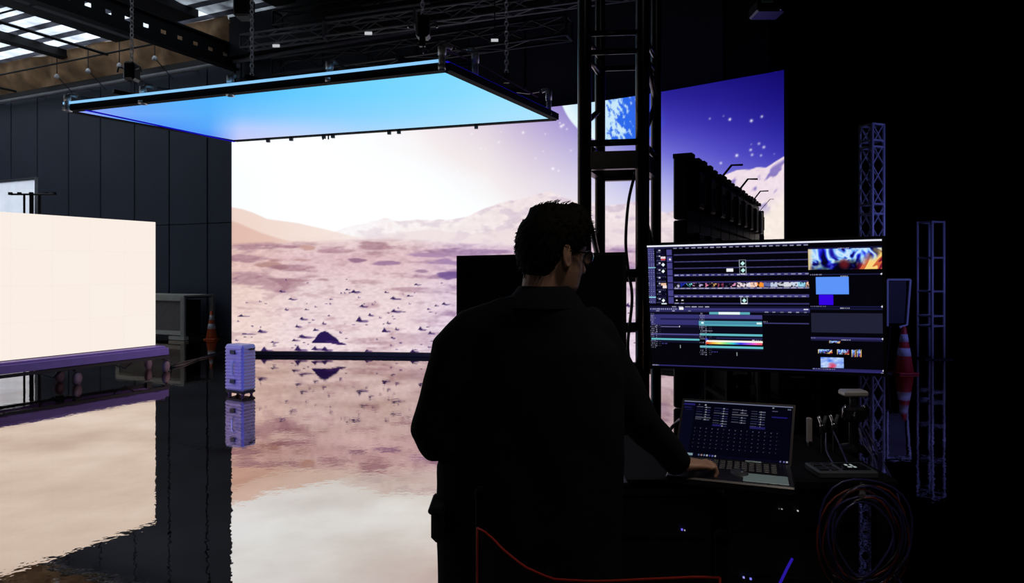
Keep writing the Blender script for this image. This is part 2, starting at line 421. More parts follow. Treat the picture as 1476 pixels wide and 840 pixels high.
band((190, 67), (200, 40), 7.1, 7.44, 1.0, 'widest black roof beam, along the right side of the brightest roof sheets')
band((199, 12), (284, 12), 7.28, 7.47, 1.0, 'broad black roof beam above the narrow slit of daylight')
band((425, 22), (470, 12), 7.25, 7.47, 0.8, 'black roof beam at the right end of the dim grey roof sheets')
def girder(t, z0, z1, zh, s0, s1, label, hw, pitch, hh):
    o = thing('roof_girder', label, 'beam', E(t, s0, z0))
    MB().beam(E(t, s0, z1-0.02), E(t, s1, z1-0.02), 0.14, 0.04).build('top_flange', M['beam'], o)
    MB().beam(E(t, s0, z0+0.02), E(t, s1, z0+0.02), 0.22, 0.04).build('bottom_flange', M['beam'], o)
    web = MB(); web.beam(E(t, s0, (z0+zh-hh/2)/2), E(t, s1, (z0+zh-hh/2)/2), 0.02, zh-hh/2-z0); web.beam(E(t, s0, (z1+zh+hh/2)/2), E(t, s1, (z1+zh+hh/2)/2), 0.02, z1-zh-hh/2)
    x = s0
    while x+pitch < s1: web.beam(E(t, x, zh), E(t, x+pitch-hw, zh), 0.02, hh); x += pitch
    web.build('web', M['beam'], o)
girder(tG2, 6.27, 6.86, 6.57, 0.15, 16, 'deep black perforated roof girder under the narrow slit, daylight glinting through its row of holes', 0.13, 0.40, 0.085)
for (px, py, z, lab, r) in ((100, 62, 6.9, 'thin black cable tray crossing in front of the bright roof sheets', 0.035), (60, 122, 6.5, 'black conduit crossing the brown insulation down to the overhead screen corner', 0.06), (15, 130, 6.4, 'short thin black conduit over brown insulation at the left picture edge', 0.03)):
    a, b = along(px, py, z, 0.9, 14)
    if z == 6.5: a, b = along(px, py, z, 2.2, 14)
    tag(MB().tube([a, b], r, 8).build('cable_conduit', M['beam']), lab, 'conduit')
# thin cross wires parallel to the wall
for i, (px, py, z, lab) in enumerate(((60, 96, 6.9, 'slender rod crossing under the purlins parallel to the wall'), (20, 14, 7.1, 'slender rod crossing the brightest roof sheets near the top left corner'))):
    t, s = to_ts(PZ(px, py, z)); tag(MB().tube([E(t+6, s, z), E(t-5, s, z)], 0.022, 6).build('tie_rod', M['beam']), lab, 'rod')

# small suspended work lamps over the insulation
for i, (px, py, lab) in enumerate(((82, 110, 'tiny lamp on brown insulation, leftmost of the four by the wall head'), (127, 102, 'tiny lamp on brown insulation, second from left by the wall head'), (172, 94, 'tiny lamp on brown insulation beside the left chain'), (223, 84, 'tiny lamp on brown insulation right of the left chain'))):
    t = wall_t(px); d = 16.2+0.415*t-0.9; p = P(px, py, d)
    o = thing('wall_lamp', lab, 'lamp', p)
    MB().lathe(p, [(0.02, 0.06), (0.05, 0.03), (0.07, -0.03), (0.05, -0.05)], 10).build('lamp_head', M['white'], o, True)
    MB().tube([p+Z*0.05, Vector((p.x, p.y, 7.3))], 0.012, 5).build('drop_rod', M['black'], o)
    MB().tube([p+Vector((0.0, 0.02, 0)), p+Vector((0.35, 0.2, -0.45))], 0.012, 5).build('stay', M['black'], o)

# ------------------------------------------------------------ the big curved LED wall
xk = np.array([-5.9, -4.82, -3.0, -1.40, 0.0, 0.91, 1.6, 2.38, 3.0, 3.86])
yk = np.array([12.75, 12.65, 12.55, 12.40, 12.05, 11.70, 11.32, 10.80, 10.30, 9.60])
xs_ = np.linspace(-4.93*1.065, 3.86, 600)
def cub(x):      # smooth interpolation of the plan curve
    y = np.interp(x, xk, yk); k = np.array([np.interp(x+d, xk, yk) for d in np.linspace(-0.5, 0.5, 11)]).mean(0)
    w_ = np.clip((3.86-x)/0.5, 0, 1); return k*w_+y*(1-w_)
x_left = (333-738)/F*12.66
xs_ = np.linspace(x_left, 3.86, 800); ys_ = cub(xs_)
arc = np.concatenate([[0], np.cumsum(np.hypot(np.diff(xs_), np.diff(ys_)))])
LZ0, LZ1 = 0.08, 4.43
def wall_xy(a): return np.interp(a, arc, xs_), np.interp(a, arc, ys_)

def mars(X, Y):
    """picture shown on the LED wall, in sRGB 0..255; X, Y are the photograph's columns and rows of that wall spot"""
    X = X.astype(float); Y = Y.astype(float)
    gx = [333, 450, 600, 700, 760, 820, 880, 960, 1040, 1130]
    gy = [100, 140, 180, 220, 260, 300, 345]
    T = np.array([
        [(255,252,252),(252,248,248),(235,225,236),(190,172,215),(140,120,200),(110,95,190),(70,60,175),(28,22,130),(22,16,118),(18,10,105)],
        [(255,252,252),(254,250,250),(242,233,238),(208,192,220),(168,148,208),(135,118,200),(90,85,190),(42,34,150),(36,28,142),(26,18,125)],
        [(254,252,252),(254,251,250),(246,238,240),(226,212,226),(196,180,218),(168,155,214),(130,125,212),(70,62,186),(54,46,170),(38,32,150)],
        [(252,251,251),(254,252,250),(250,244,242),(238,228,232),(218,204,224),(196,186,224),(170,168,224),(112,110,214),(84,78,198),(58,52,176)],
        [(250,250,252),(255,254,252),(253,250,248),(247,240,240),(234,224,232),(220,212,232),(205,202,236),(165,166,232),(122,120,216),(96,92,200)],
        [(250,248,250),(255,253,252),(255,253,250),(251,247,244),(245,238,240),(238,230,236),(228,224,240),(208,206,240),(170,170,230),(140,140,220)],
        [(250,246,246),(255,252,250),(255,252,248),(253,250,246),(250,244,240),(244,236,238),(240,234,240),(226,222,240),(210,208,240),(200,200,240)]], float)
    xi = np.interp(X, gx, np.arange(len(gx))); yi = np.interp(Y, gy, np.arange(len(gy)))
    x0 = np.clip(xi.astype(int), 0, len(gx)-2); y0 = np.clip(yi.astype(int), 0, len(gy)-2); fx = (xi-x0)[..., None]; fy = (yi-y0)[..., None]
    col = (T[y0, x0]*(1-fx)+T[y0, x0+1]*fx)*(1-fy)+(T[y0+1, x0]*(1-fx)+T[y0+1, x0+1]*fx)*fy
    def over(c, a):
        nonlocal col
        a = np.clip(a, 0, 1)[..., None]; col = col*(1-a)+np.asarray(c, float)*a
    def sm(x, a, b): t = np.clip((x-a)/(b-a), 0, 1); return t*t*(3-2*t)
    # planet
    r = np.hypot(X-893, Y-121); disk = 1-sm(r, 87, 89)
    lit = sm((935-X)+(Y-150)*0.35, -25, 35)
    n = noise2(X*0.5+Y*0.5, Y*0.9-X*1.5, 5, 3, 3); n2 = noise2(X, Y, 16, 9, 3)
    tex = sm(n*0.6+n2*0.4+(X-880)*0.006, 0.50, 0.66)[..., None]
    pc = np.array((200, 232, 250.))*(1-tex)+np.array((45, 105, 235.))*tex
    limb = sm(r, 60, 88)[..., None]*(X < 870)[..., None]
    pc = pc*(1-limb*0.8)+np.array((238, 250, 252.))*limb*0.8
    a = np.clip(disk*lit, 0, 1)[..., None]; col = col*(1-a)+pc*a
    # stars
    for (sx, sy, sr, b) in ((1023,171,1.5,.6),(1043,167,1.2,.5),(1052,172,2.0,1),(1083,174,2.2,1),(1098,168,1.8,.9),(1062,224,2.2,1),(1039,235,1.9,.8),(1094,207,1.8,.8),(1101,212,2.0,.9),(1082,216,1.9,.9),(1084,223,1.9,.8),(1097,224,1.7,.7),(1083,208,1.4,.35),(1116,222,1.4,.3),(1118,101,1.6,.8),(754,191,2,.9),(809,182,2.2,1),(812,180,1.8,.9),(817,186,1.4,.7),(807,177,1.3,.8),(719,205,1.8,.7),(693,214,1.6,.6),(797,243,2.2,1),(805,246,1.7,.7),(772,228,1.5,.5),(680,193,1.8,.6),(537,200,2.5,.5),(783,218,1.3,.5),(660,247,1.7,.4),(823,217,1.5,.6),(722,190,1.2,.5),(700,215,1,.5),(786,193,1.3,.6)):
        over((250, 248, 255), b*np.exp(-((X-sx)**2+(Y-sy)**2)/(sr*sr*0.8)))
    jag = (noise2(X, X*0, 22, 5, 4)-0.5)
    # far range
    rx = np.interp(X, [333,470,500,530,555,575,600,625,645,670,700,735,765,792,812,835,870,916,960,985,1040,1130], [346,340,326,320,313,319,316,318,316,312,300,288,282,275,284,290,296,291,306,300,298,290])+jag*6
    m = sm(Y, rx-0.8, rx+1.2); fade = np.interp(X, [333, 480, 560, 650, 720, 1000], [0.0, 0.25, 0.45, 0.6, 0.8, 1.0])
    n = noise2(X*0.8+Y*1.1, Y*1.7-X*0.5, 17, 7, 4)
    base = np.array((242, 226, 228.)); sh = np.array((198, 176, 198.))
    k = sm(n, 0.47, 0.66)[..., None]*0.6
    mc = base*(1-k)+sh*k+((noise2(X, Y, 6, 13, 3)-0.5)*22)[..., None]
    a = (m*(0.15+0.8*fade))[..., None]; col = col*(1-a)+mc*a
    # second, hazy range line
    rx2 = np.interp(X, [333,480,560,620,680,760,850,960], [352,346,336,331,336,325,318,322])+jag*5
    over((236, 218, 222), sm(Y, rx2-1, rx2+2)*0.55*np.interp(X, [450, 560], [0.2, 1]))
    # left hills
    h1 = np.interp(X, [333,350,365,385,400,430,470,520,560], [298,301,306,315,317,321,330,343,350]); over((240, 212, 200), sm(Y, h1-1, h1+2)*np.interp(X, [333, 470, 560], [.95, .6, 0]))
    h2 = np.interp(X, [333,345,375,400,430,450], [317,321,334,342,350,354]); over((226, 186, 172), sm(Y, h2-1, h2+3)*np.interp(X, [333, 400, 450], [.9, .7, 0]))
    # plain
    hz = np.interp(X, [333,420,500,560,640,720,860,1130], [350,348,346,343,349,352,352,352])+jag*3
    g = sm(Y, hz-2, hz+5)
    s = np.clip((Y-348)/160, 0, 1)
    pl = np.stack([np.interp(s, [0, .15, .4, 1], [232, 222, 232, 238]), np.interp(s, [0, .15, .4, 1], [208, 188, 208, 218]), np.interp(s, [0, .15, .4, 1], [208, 194, 210, 222])], -1)
    warm = sm(-X, -460, -340)[..., None]; pl = pl+warm*np.array((2, -2, -12.)); cool = sm(X, 560, 680)[..., None]; pl = pl+cool*np.array((-8, -6, 8.))
    st = noise2(X, Y*5.5, 60, 21, 5); st2 = noise2(X, Y*3.5, 22, 25, 4)
    k1 = sm(st, 0.53, 0.72)*(1-0.6*s); k2 = sm(st2, 0.58, 0.75)*0.5
    kk = np.clip(k1*0.85+k2*0.6, 0, 1)[..., None]
    dk = np.array((170, 128, 142.))*(1-cool)+np.array((160, 128, 168.))*cool
    pl = pl*(1-kk)+dk*kk+((noise2(X, Y*2, 5, 31, 2)-0.5)*26)[..., None]
    a = g[..., None]; col = col*(1-a)+pl*a
    wob = (noise2(X, Y, 9, 41, 3)-0.5); wob2 = (noise2(X, Y*4.5, 24, 43, 4)-0.5)
    for (bx, by, bw, bh, c) in ((385,379,22,4.5,(176,132,128)),(407,385,14,3.5,(160,116,124)),(440,357,13,3.5,(196,152,142)),(434,374,14,2.4,(190,150,150)),(513,376,15,3.4,(138,98,128)),(556,379,20,2.8,(150,112,150)),(612,367,24,4.0,(168,132,170)),(640,378,24,4,(160,126,172)),(608,391,11,3,(150,118,150)),(650,397,26,5,(104,76,140)),(430,404,34,3.5,(168,128,140)),(345,396,14,2.5,(200,160,160)),(560,345,26,3,(216,188,194)),(480,352,30,3,(222,192,190)),(720,372,30,4,(170,135,170)),(880,380,40,4,(160,128,160)),(600,345,15,4,(205,180,190)),(675,352,18,3,(186,156,186))):
        q = ((X-bx)/bw)**2+((Y-by)/bh)**2+wob2*4.0; over(c, (1-sm(q, 0.2, 1.3))*0.8*g)
    # rocks with their cast streaks, part of the displayed picture
    rk = [(435,459,6,4),(428,470,5,3.5),(375,477,7,4.5),(518,461,9,6),(567,430,8,3.5),(568,448,9,4),(522,441,6,3),(554,476,6,5),(559,465,3,3),(571,474,3,3),(606,474,6,4),(620,480,5,3),(348,455,8,2.5),(419,431,7,2),(510,420,7,4),(381,504,9,5),(429,503,10,6),(454,502,9,6),(468,503,8,6),(529,505,5,4),(595,506,6,4),(466,466,3,3),(454,475,4,3),(490,479,2,2),(412,446,3,2),(441,446,3,1.6),(556,421,3,2),(589,426,4,2),(600,410,5,2),(533,454,4,3),(405,420,5,2),(640,438,6,2.5),(628,440,3,2),(566,487,3,2),(618,500,3,2),(393,493,6,2),(352,481,12,1.8),(435,485,12,4),(424,490,6,3),(617,445,2,2),(500,417,3,2),(700,450,8,5),(760,470,10,6),(690,490,7,4),(905,440,6,4),(960,330,3,2)]
    for i in range(120): 
        yy = 392+115*random.random()**0.8; rk.append((336+600*random.random(), yy, 0.8+2.2*random.random()*(yy-380)/100, 0.6+0.9*random.random()))
    for (bx, by, bw, bh) in rk:
        up = np.clip((by+bh*0.4-Y), 0, 99)/(bh*1.1+0.4)
        q = np.abs(X-bx)/(bw*0.62+0.4)+up*0.9+wob*0.7; body = (1-sm(q, 0.75, 1.05))*(Y < by+bh*0.45)
        sh_ = (1-sm(((X-bx-bw*0.6)/(bw*0.95+.5))**2+((Y-by-bh*0.32)/(bh*0.3+.5))**2, 0.5, 1.1))*0.7
        over((92, 66, 122), sh_*g); over((48, 28, 84), body*0.95*g)
    hp = np.interp(X, [448,453,458,463,468,473,479,485,490], [0,5,12,16,17.5,16,11,7,0])+wob*3; over((40, 24, 80), sm(Y, 494-hp-0.6, 494-hp+0.6)*(Y < 494.5+wob*2)*(hp > 1.5))
    q = ((X-484)/16)**2+((Y-494-(X-484)*0.16)/2.4)**2; over((60, 36, 98), (1-sm(q, 0.6, 1.1)))
    # snow-bright cliff on the right
    c0 = np.interp(X, [958,1000,1030,1045,1062,1080,1090,1104,1113,1130], [352,300,272,252,245,244,240,241,236,226])+jag*5
    ma = sm(Y, c0-1, c0+1)*sm(X, 975, 1010)
    dd = X*0.75+Y*0.55; ee = Y*0.8-X*0.55
    n = noise2(dd, ee*0.45, 15, 51, 4); lowr = sm(Y-c0, 40, 75)
    k = (sm(n, 0.47, 0.57)*(1-lowr)*sm(Y-c0, 1, 8)*0.9)
    cc = np.array((240, 222, 232.))*(1-lowr[..., None])+np.array((248, 236, 226.))*lowr[..., None]
    cc = cc*(1-k[..., None])+np.array((128, 112, 190.))*k[..., None]+((noise2(X, Y, 5, 61, 2)-0.5)*14)[..., None]
    a = ma[..., None]; col = col*(1-a)+cc*a
    a = (ma*sm(Y, 345, 420))[..., None]; col = col*(1-a)+np.array((226, 196, 204.))*a
    return np.clip(col, 0, 255)

def photo_px(p):      # p (...,3)
    return 738+F*p[..., 0]/p[..., 1], HY-F*(p[..., 2]-CH)/p[..., 1]
ledmat = screen_mat('led_wall_picture', 1.0, 'FRONT')
ledw = thing('led_video_wall', 'huge curved video wall showing a pale pink rocky desert, mountains and a starry blue sky', 'video wall', (0, 12.2, 0))
NC, NR = 19, 9; G = 30
total = arc[-1]
sky_gain = None
for c in range(NC):
    for r in range(NR):
        aa = np.linspace(total*c/NC, total*(c+1)/NC, G+1); zz = np.linspace(LZ0+(LZ1-LZ0)*r/NR, LZ0+(LZ1-LZ0)*(r+1)/NR, G+1)
        x, y = wall_xy(aa); pts = np.zeros((G+1, G+1, 3)); pts[..., 0] = x; pts[..., 1] = y; pts[..., 2] = zz[:, None]
        X, Y = photo_px(pts); st_ = random.getstate(); random.seed(3); col = mars(X, Y); random.setstate(st_)
        L_ = lin(col)
        L_ = np.clip(L_, 0, None)
        hot = np.clip((col.min(-1)-236)/18, 0, 1)[..., None]; L_ = L_*(1+hot*np.array((0.02, 0.14, 0.22)))
        o = grid_mesh('led_panel', pts, ledmat, ledw, L_)
        # cabinet shell behind the emitting face
        cx, cy = wall_xy(np.array([aa[0], aa[-1]])); d = Vector((cx[1]-cx[0], cy[1]-cy[0], 0)); wd = d.length; d.normalize(); nb = Vector((-d.y, d.x, 0))
        ctr = Vector(((cx[0]+cx[1])/2, (cy[0]+cy[1])/2, (zz[0]+zz[-1])/2))+nb*0.055
        MB().box(ctr, (wd, 0.07, zz[-1]-zz[0]), d.to_track_quat('X', 'Z').to_matrix()).build('cabinet', M['led_off'], o)
base = MB()
for c in range(NC):
    x, y = wall_xy(np.array([total*c/NC, total*(c+1)/NC])); base.beam((x[0], y[0]+0.05, 0.04), (x[1], y[1]+0.05, 0.04), 0.2, 0.072)
base.build('base_rail', M['black'], ledw)
for c in range(1, NC, 3):
    x, y = wall_xy(np.array([total*c/NC])); MB().tube([(x[0], y[0]+0.2, 0), (x[0], y[0]+0.2, 4.3)], 0.03, 6).tube([(x[0], y[0]+0.2, 2.6), (x[0]+0.2, y[0]+0.8, 0.02)], 0.025, 6).build('rear_strut', M['black_metal'], ledw)

# ------------------------------------------------------------ overhead light screen
zc = 3.58
cL, cN, cR, cB = PZ(98, 160, zc), PZ(644, 101, zc), PZ(801, 172, zc), PZ(338, 203, zc)
ohc = (cL+cN+cR+cB)/4
oh = thing('overhead_light_screen', 'large hanging light screen glowing cyan blue underneath, in front of the desert video wall', 'light screen', ohc)
def quadpt(u, v): return cL.lerp(cN, u).lerp(cB.lerp(cR, u), v)
n = 60; uu, vv = np.meshgrid(np.linspace(0.012, 0.988, n), np.linspace(0.03, 0.97, n))
pts = np.zeros((n, n, 3))
for i in range(n):
    for j in range(n): pts[i, j] = quadpt(uu[i, j], vv[i, j])-Z*0.0
X, Y = photo_px(pts)
gx = [100, 200, 300, 345, 420, 520, 640, 720, 800]; gy = [100, 135, 165, 185, 203]
T = np.array([[(120,180,250),(90,180,252),(90,195,255),(100,200,255),(110,205,255),(115,212,255),(125,216,255),(140,222,255),(150,225,255)],
              [(140,165,245),(95,175,252),(82,182,255),(85,190,255),(100,202,255),(115,212,255),(132,218,255),(148,224,255),(160,226,255)],
              [(150,160,240),(110,170,250),(90,178,252),(120,195,255),(130,205,255),(135,212,255),(150,220,255),(165,226,255),(172,228,255)],
              [(80,110,245),(80,140,250),(88,168,252),(185,205,255),(180,212,255),(165,215,255),(170,222,255),(175,225,255),(180,226,255)],
              [(50,50,235),(60,90,240),(75,130,248),(200,205,250),(205,215,255),(190,215,255),(185,222,255),(180,224,255),(180,226,255)]], float)
xi = np.interp(X, gx, np.arange(len(gx))); yi = np.interp(Y, gy, np.arange(len(gy))); x0 = np.clip(xi.astype(int), 0, len(gx)-2); y0 = np.clip(yi.astype(int), 0, len(gy)-2)
fx = (xi-x0)[..., None]; fy = (yi-y0)[..., None]
colr = (T[y0, x0]*(1-fx)+T[y0, x0+1]*fx)*(1-fy)+(T[y0+1, x0]*(1-fx)+T[y0+1, x0+1]*fx)*fy
grid_mesh('screen_face', pts, screen_mat('overhead_glow', 1.0, 'FRONT_BACK'), oh, lin(colr), flip=True)
fr = MB()
for a, b in ((cL, cN), (cN, cR), (cR, cB), (cB, cL)): fr.beam(a+Z*0.03, b+Z*0.03, 0.09, 0.08)
fr.build('frame', M['frame_black'], oh)
MB().add([quadpt(0, 0)+Z*0.09, quadpt(1, 0)+Z*0.09, quadpt(1, 1)+Z*0.09, quadpt(0, 1)+Z*0.09], [(0, 1, 2, 3)]).build('top_cover', M['black'], oh)
M['strip'] = emit('edge_strip_cyan', lin((140, 205, 255)), 1.0); M['strip_blue'] = emit('edge_strip_blue', lin((24, 12, 190)), 0.8)
nn = (cL-cB).normalized()
o = MB().beam(cL+Z*0.085+nn*0.05, cN+Z*0.085+nn*0.05, 0.02, 0.026).build('edge_strip', M['strip'], oh); o['label'] = 'bright cyan glowing strip along the near edge'
o = MB().beam(cN+Z*0.085, cR+Z*0.085, 0.02, 0.012).build('edge_strip', M['strip_blue'], oh); o['label'] = 'deep blue glowing strip along the right edge'
o = MB().beam(cL-Z*0.012-(cL-cN).normalized()*0.3, cB-Z*0.012, 0.03, 0.014).build('edge_strip', M['strip_blue'], oh); o['label'] = 'deep blue glowing strip along the left edge'
def hook(px, py0, py1, u, v, bend):
    p = quadpt(u, v)+Z*0.04+(nn*0.09 if v == 0 else Vector((0.08, -0.03, 0))); d = p.y; p = P(px, py0, d); h = (py0-py1)*d/F
    o = MB(); o.tube([p-Z*0.02, p+Z*h*0.62], 0.034, 10)
    o.tube([p+Z*h*0.55, p+Z*h*0.92], 0.042, 10)
    q = p+Z*h*0.93
    o.tube([q-Z*0.03, q+bend*0.03+Z*0.01, q+bend*0.08+Z*0.012, q+bend*0.12], 0.026, 8)
    o.box(p+Z*0.0, (0.07, 0.09, 0.04)); b_ = o.build('hanging_clamp', M['alu'], oh, True)
    MB().tube([q+bend*0.16, q+bend*0.34-Z*0.015, q+bend*0.55+Z*0.02], 0.010, 5).build('safety_wire', M['steel'], b_)
bd = (cB-cL).normalized(); bd2 = (cL-cN).normalized()
hook(97, 158, 136, 0.0, 0.0, bd*0.5+Vector((.5, 0, 0))); hook(206, 148, 123, 0.2, 0.0, Vector((0.9, .3, 0))); hook(332, 136, 107, 0.43, 0.0, Vector((.4, .4, 0)))
hook(475, 116, 87, 0.7, 0.0, Vector((.4, .5, 0))); hook(637, 97, 65, 0.985, 0.0, Vector((.8, .4, 0)))
hook(685, 118, 69, 1.0, 0.27, bd2*0.8); hook(791, 164, 128, 1.0, 0.93, bd2*0.8)
# sub frame and fittings above
sf = MB()
for u in (0.12, 0.5, 0.88): sf.tube([quadpt(u, 0.04)+Z*0.22, quadpt(u, 0.96)+Z*0.22], 0.03, 8)
for v in (0.25, 0.75): sf.tube([quadpt(0.02, v)+Z*0.26, quadpt(0.98, v)+Z*0.26], 0.03, 8)
for u in (0.12, 0.5, 0.88):
    for v in (0.25, 0.75): sf.tube([quadpt(u, v)+Z*0.08, quadpt(u, v)+Z*0.26], 0.02, 6)
sf.build('sub_frame', M['black_metal'], oh)
o = MB().tube([PZ(640, 70, zc+0.2)*0+P(642, 72, cN.y), P(690, 92, (cN.y*0.65+cR.y*0.35)), P(775, 140, cR.y*0.95)], 0.010, 5).build('tension_cable', M['wheel'], oh)
for (px, py) in ((568, 190), (620, 187)): pass
nb_ = MB()
for f_ in (0.12, 0.2, 0.31, 0.34, 0.52, 0.55, 0.78): q = cB.lerp(cR, f_); nb_.box(q-Z*0.03, (0.05, 0.05, 0.05))
nb_.build('bottom_clips', M['black'], oh)
# two little pegs under the back edge
for f_ in (0.307, 0.325): q = cB.lerp(cR, f_); MB().tube([q, q-Z*0.07], 0.012, 6).build('peg', M['black'], oh)

# chains that carry it
def chain(px, py1, d, label, mat_, ztop=7.4, link=0.075):
    p = P(px, py1, d); o = thing('hoist_chain', label, 'chain', p)
    mb = MB(); z = p.z; k = 0
    while z < ztop:
        pts_ = []; w_ = link*0.30
        for i in range(8):
            a = 2*math.pi*i/8; x = w_*math.cos(a); zz = link*0.5*math.sin(a)
            pts_.append((x, zz))
        vv_ = [Vector((p.x+(x if k % 2 == 0 else x*0.25), p.y+(0 if k % 2 == 0 else x*0.97), z+zz+link*0.5)) for x, zz in pts_]
        mb.tube(vv_+[vv_[0]], link*0.11, 4, cap=False); z += link*0.80; k += 1
    stuff(mb.build('chain_links', mat_, o))
    MB().box(p-Z*0.04, (0.07, 0.05, 0.12)).build('chain_hook', M['black_metal'], o)
    return o
chain(190, 103, 9.6, 'leftmost hoist chain dropping to the far left of the overhead screen', M['alu'])
chain(363, 112, 9.0, 'hoist chain hanging beside the left end of the lattice truss', M['alu'])
chain(609, 55, 8.0, 'short hoist chain above the near corner of the overhead screen', M['alu'])
chain(730, 108, 8.4, 'long hoist chain hanging over the right end of the overhead screen', M['alu'])
for px, py, d, lab in ((610, 40, 8.0, 'black chain motor with two glinting hooks above the overhead screen'), (190, 104, 9.5, 'black chain motor hanging at the left chain end')):
    p = P(px, py, d); o = thing('chain_motor', lab, 'hoist', p)
    MB().bbox(p, (0.16, 0.2, 0.26), 0.03).build('motor_body', M['black_metal'], o)
    for s in (-1, 1): MB().tube([p+Vector((s*0.08, -.05, 0.03)), p+Vector((s*0.15, -.06, 0.05)), p+Vector((s*0.17, -.06, -0.02))], 0.014, 6).build('side_hook', M['steel'], o)
    MB().tube([p-Z*0.12, p-Z*0.3], 0.012, 5).build('tail_hook', M['steel'], o)

# ------------------------------------------------------------ ceiling trusses
def box_truss(a, b, w_, h_, r, name, label, m, seg=0.5, up=Z, posts=True):
    o = thing(name, label, 'truss', a)
    d = (b-a); L_ = d.length; u = d/L_; sd = u.cross(up).normalized(); up = sd.cross(u).normalized()
    cs = [(sx*w_/2, sz*h_/2) for sx, sz in ((-1, -1), (1, -1), (1, 1), (-1, 1))]
    for x, z in cs: MB().tube([a+sd*x+up*z, b+sd*x+up*z], r, 8).build('chord', m, o, True)
    n = max(2, int(round(L_/seg))); br = MB()
    for k in range(4):
        (x0, z0), (x1, z1) = cs[k], cs[(k+1) % 4]
        for i in range(n):
            q0 = a+u*(L_*i/n); q1 = a+u*(L_*(i+1)/n)
            A, B = (x0, z0), (x1, z1)
            if i % 2: A, B = B, A
            br.tube([q0+sd*A[0]+up*A[1], q1+sd*B[0]+up*B[1]], r*0.5, 5)
    for i in (0, n):
        q0 = a+u*(L_*i/n)
        for k in range(4):
            (x0, z0), (x1, z1) = cs[k], cs[(k+1) % 4]; br.tube([q0+sd*x0+up*z0, q0+sd*x1+up*z1], r*0.9, 6)
    br.build('bracing', m, o)
    return o
M['truss_grey'] = mat('dull_grey_truss', (0.20, 0.205, 0.22), 0.55, 0.1, noise=0.3)
M['truss_dark'] = mat('dark_truss', (0.014, 0.014, 0.018), 0.55, 0.1, noise=0.3)
zt = 6.0
M['marker'] = emit('white_tag_added_glow', lin((190, 192, 196)), 1.0)  # glow added to white tags that stayed too dim by colour alone
ta = PZ(352, 62, zt); tb = PZ(832, -4, zt); db = (tb-ta).normalized()
tr = box_truss(ta, tb+db*3, 0.22, 0.24, 0.022, 'lattice_truss', 'dull grey lattice truss spanning above the overhead screen', M['truss_grey'], 0.45)
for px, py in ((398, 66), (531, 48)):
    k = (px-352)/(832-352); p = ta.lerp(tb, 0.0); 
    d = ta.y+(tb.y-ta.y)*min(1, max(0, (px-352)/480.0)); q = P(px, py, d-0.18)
    o = MB().box(q, (0.13, 0.02, 0.05)).build('glowing_tag', M['marker'], tr); 
for k in (0.28, 0.56):
    q = ta.lerp(tb, k); MB().box(q, (0.05, 0.3, 0.3)).build('joint_plate', M['truss_grey'], tr)
z2 = 5.4; a2 = PZ(400, 100, z2); b2 = PZ(820, 40, z2)
box_truss(a2, b2, 0.3, 0.3, 0.025, 'lattice_truss', 'very dark lattice truss just above and behind the overhead screen', M['truss_dark'], 0.6)
z3 = 6.8; a3 = PZ(400, 30, z3); b3 = PZ(830, -35, z3)
box_truss(a3, b3, 0.3, 0.3, 0.025, 'lattice_truss', 'very dark lattice truss highest under the roof at top centre', M['truss_dark'], 0.6)
q = P(713, 58, 10.5); o = thing('glowing_tag', 'small white tag given a painted glow against the dark ceiling beside the long chain', 'lamp', q)  # white tag, its brightness put in as emission
MB().box(q, (0.11, 0.02, 0.04)).build('tag_face', M['marker'], o); MB().tube([q+Z*0.02, Vector((q.x, q.y, 6.0))], 0.01, 5).build('drop_rod', M['black'], o)
q = P(352, 12, 11.0); o = thing('ceiling_speaker', 'black box hanging among the roof beams above the lattice truss end', 'speaker', q)
MB().bbox(q, (0.26, 0.3, 0.34), 0.03).build('speaker_box', M['black'], o); MB().tube([q, Vector((q.x, q.y, 7.3))], 0.02, 6).build('drop_rod', M['black'], o)
q = P(1106, 14, 8.0); o = thing('ceiling_projector', 'dark projector with a pale green glint hanging above the video wall right end', 'projector', q)
MB().bbox(q, (0.34, 0.3, 0.14), 0.02).build('projector_body', M['black_metal'], o); MB().box(q+Vector((-0.06, -0.156, 0.035)), (0.13, 0.01, 0.025)).build('green_label', mat('pale_green_label', (0.30, 0.5, 0.42), .4), o)
MB().tube([q, Vector((q.x, q.y, 7.7))], 0.03, 8).build('drop_pole', M['black'], o); MB().lathe(q+Vector((0.11, -0.17, -0.04)), [(0.03, 0), (0.03, 0.04)], 12, 'Y').build('lens', M['glass'], o)
# some rigging pipes crossing the dim roof zone
for i, (pa, pb, z, lab) in enumerate((((470, 25), (620, 4), 6.6, 'short grey rigging pipe among the dark trusses at top centre'), ((520, 8), (700, -20), 7.0, 'thin grey rigging pipe highest at top centre'))):
    tag(MB().tube([PZ(pa[0], pa[1], z), PZ(pb[0], pb[1], z)], 0.03, 8).build('rigging_pipe', M['truss_grey']), lab, 'pipe')

# ------------------------------------------------------------ left white LED screen on its trolley
pr = P(224, 320, 10.55); pl_ = P(0, 305, 8.68); du = Vector((pr.x-pl_.x, pr.y-pl_.y, 0)).normalized(); RX = (du).to_track_quat('X', 'Z').to_matrix()
nf = Vector((du.y, -du.x, 0))          # faces right / towards the stage
zb, ztp = 0.42, 2.337
pR = Vector((pr.x, pr.y, 0)); LEN = 5.5; pL = pR-du*LEN
scr = thing('white_led_screen', 'freestanding wide screen glowing plain warm white on a wheeled trolley at the left', 'screen', pR-du*2.5)
M['cream_glow'] = emit('warm_white_glow', tuple(lin((252, 240, 230))*np.array([0.99, 0.99, 0.99])), 1.0)
M['cream_glow2'] = emit('warm_white_glow_b', tuple(lin((251, 239.5, 229.5))), 1.0)
k = 0
nf2 = Vector((-nf.x, -nf.y, 0))
facing = nf if (Vector((0, 0, 0))-pR).dot(nf) > 0 else nf2
